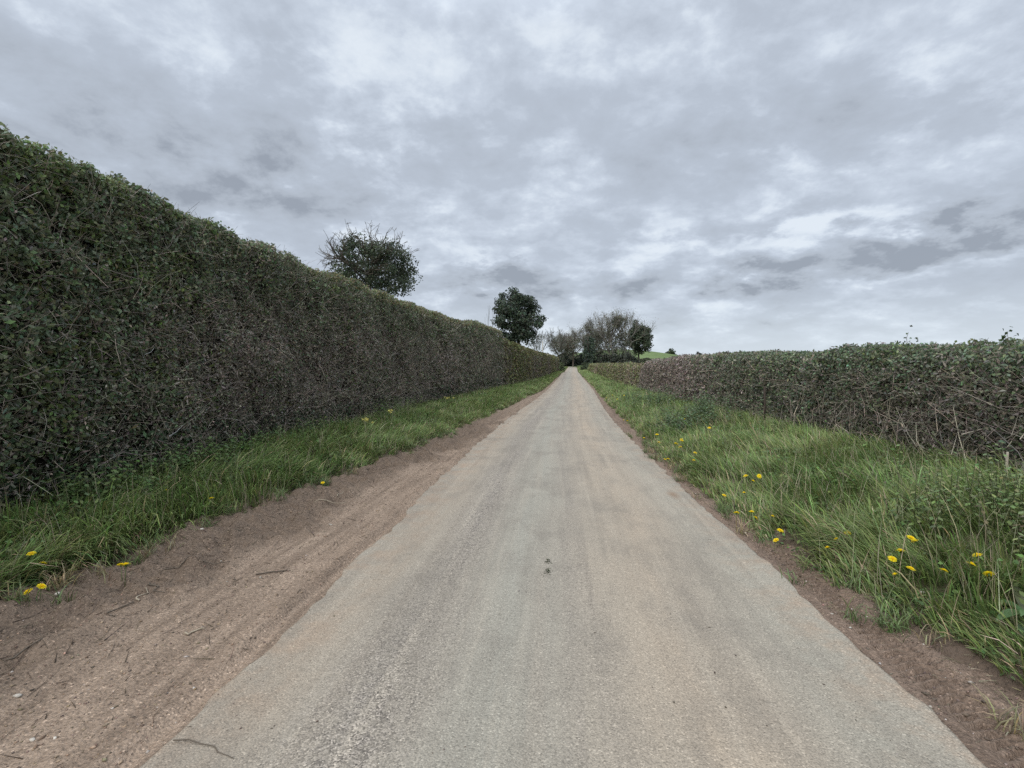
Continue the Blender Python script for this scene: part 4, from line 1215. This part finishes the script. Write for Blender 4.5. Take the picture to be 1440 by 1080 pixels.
# cloud masses, each a direction (x, z) with its width, height and weight
warp = T.n('ShaderNodeTexNoise'); T.l(plv, warp.inputs['Vector']); warp.inputs['Scale'].default_value = 5.5; warp.inputs['Detail'].default_value = 9; warp.inputs['Roughness'].default_value = .6
wv = T.n('ShaderNodeVectorMath', operation='SUBTRACT'); T.l(warp.outputs['Color'], wv.inputs[0]); wv.inputs[1].default_value = (.5, .5, .5)
ws = T.n('ShaderNodeVectorMath', operation='MULTIPLY'); T.l(wv.outputs[0], ws.inputs[0]); ws.inputs[1].default_value = (.19, .19, .12)
dv = T.n('ShaderNodeVectorMath', operation='ADD'); T.l(co, dv.inputs[0]); T.l(ws.outputs[0], dv.inputs[1])
for (cx, cz, sx, sz, amp) in [
    (-0.665, 0.348, 0.298, 0.129, 0.22),
    (-0.447, 0.32, 0.253, 0.096, 0.27),
    (-0.238, 0.399, 0.273, 0.068, 0.14),
    (-0.486, 0.486, 0.095, 0.063, -0.04),
    (-0.227, 0.485, 0.177, 0.071, -0.1),
    (-0.411, 0.483, 0.066, 0.039, 0.12),
    (0.031, 0.529, 0.23, 0.069, -0.05),
    (-0.042, 0.365, 0.14, 0.051, -0.1),
    (-0.226, 0.258, 0.158, 0.053, -0.09),
    (0.39, 0.369, 0.362, 0.077, 0.12),
    (0.191, 0.356, 0.269, 0.061, 0.06),
    (0.462, 0.229, 0.211, 0.027, -0.14),
    (0.27, 0.22, 0.212, 0.025, -0.13),
    (0.554, 0.193, 0.155, 0.037, 0.558),
    (0.485, 0.166, 0.089, 0.02, 0.2),
    (0.339, 0.158, 0.117, 0.037, 0.682),
    (-0.138, 0.175, 0.15, 0.035, 0.558),
    (-0.017, 0.149, 0.068, 0.025, 0.403),
    (0.129, 0.158, 0.106, 0.032, 0.434),
    (0.182, 0.094, 0.093, 0.019, 0.16),
    (0.374, 0.093, 0.061, 0.015, 0.16),
    (0.212, 0.242, 0.14, 0.03, 0.1),
    (0.389, 0.256, 0.139, 0.028, 0.12),
    (0.603, 0.223, 0.097, 0.033, 0.341),
    (0.201, 0.541, 0.216, 0.054, 0.03),
    (-0.73, 0.191, 0.12, 0.06, 0.08),
    (0.444, 0.469, 0.176, 0.059, -0.03),
    (-0.392, 0.266, 0.139, 0.05, -0.06),
    (0.502, 0.15, 0.22, 0.013, -0.1),
    (0.115, 0.206, 0.264, 0.024, -0.06),
    (-0.151, 0.217, 0.108, 0.019, -0.08),
]:
    s = T.n('ShaderNodeVectorMath', operation='SUBTRACT'); T.l(dv.outputs[0], s.inputs[0]); s.inputs[1].default_value = (cx, .8, cz)
    m = T.n('ShaderNodeVectorMath', operation='MULTIPLY'); T.l(s.outputs[0], m.inputs[0]); m.inputs[1].default_value = (1 / sx, .7, 1 / sz)
    ln = T.n('ShaderNodeVectorMath', operation='LENGTH'); T.l(m.outputs[0], ln.inputs[0])
    mr = T.n('ShaderNodeMapRange', interpolation_type='SMOOTHERSTEP'); T.l(ln.outputs['Value'], mr.inputs[0])
    mr.inputs[1].default_value = 1.3; mr.inputs[2].default_value = 0.0; mr.inputs[3].default_value = 0.0; mr.inputs[4].default_value = amp * .86
    field = T.math('ADD', field, T.math('MULTIPLY', mr.outputs[0], T.math('MULTIPLY_ADD', nf, 3.4, -.75) if amp > 0 else 1.0))
cl = T.ramp(field, [(.385, (.51, .555, .605)), (.45, (.455, .502, .562)), (.505, (.392, .436, .50)), (.605, (.33, .368, .425)), (.80, (.295, .327, .374)), (1.0, (.215, .24, .28))])
# low grey layer near the horizon
hz = T.n('ShaderNodeMapRange'); T.l(zc, hz.inputs[0]); hz.inputs[1].default_value = 0.0; hz.inputs[2].default_value = .13; hz.inputs[3].default_value = .7; hz.inputs[4].default_value = 0.0
cl = T.mix(hz.outputs[0], cl, (.52, .58, .63))
# an overcast sky is brightest overhead
ov = T.n('ShaderNodeMapRange'); T.l(zc, ov.inputs[0]); ov.inputs[1].default_value = .55; ov.inputs[2].default_value = 1.0; ov.inputs[3].default_value = 1.0; ov.inputs[4].default_value = 3.0
cl = T.mix(1.0, cl, ov.outputs[0], 'MULTIPLY')
bg1 = T.n('ShaderNodeBackground'); T.l(sky.outputs[0], bg1.inputs[0]); bg1.inputs[1].default_value = .07
bg2 = T.n('ShaderNodeBackground'); T.l(cl, bg2.inputs[0]); bg2.inputs[1].default_value = 1.0
mx = T.n('ShaderNodeMixShader'); mx.inputs[0].default_value = .93
T.l(bg1.outputs[0], mx.inputs[1]); T.l(bg2.outputs[0], mx.inputs[2])
wo = T.n('ShaderNodeOutputWorld'); T.l(mx.outputs[0], wo.inputs[0])

sun = bpy.data.lights.new('sun', 'SUN'); sun.energy = 1.5; sun.angle = R(60); sun.color = (1, .95, .88)
so = bpy.data.objects.new('sun', sun); COL.objects.link(so)
so.rotation_euler = (PI / 2 - SUN_EL, 0, PI - SUN_AZ)

cam = bpy.data.cameras.new('camera'); cam.lens = 18; cam.sensor_width = 36; cam.clip_end = 6000; cam.clip_start = .05
cobj = bpy.data.objects.new('camera', cam); COL.objects.link(cobj)
cobj.location = (0, 0, 1.3); cobj.rotation_euler = (R(90 - 1.512), 0, math.atan(72 / 720))
sc.camera = cobj
vs = sc.view_settings
vs.view_transform = 'Standard'; vs.look = 'None'; vs.gamma = 1; vs.exposure = .64; vs.use_curve_mapping = False
sc.cycles.use_denoising = False
sc.cycles.max_bounces = 8; sc.cycles.diffuse_bounces = 6; sc.cycles.transmission_bounces = 6; sc.cycles.transparent_max_bounces = 4
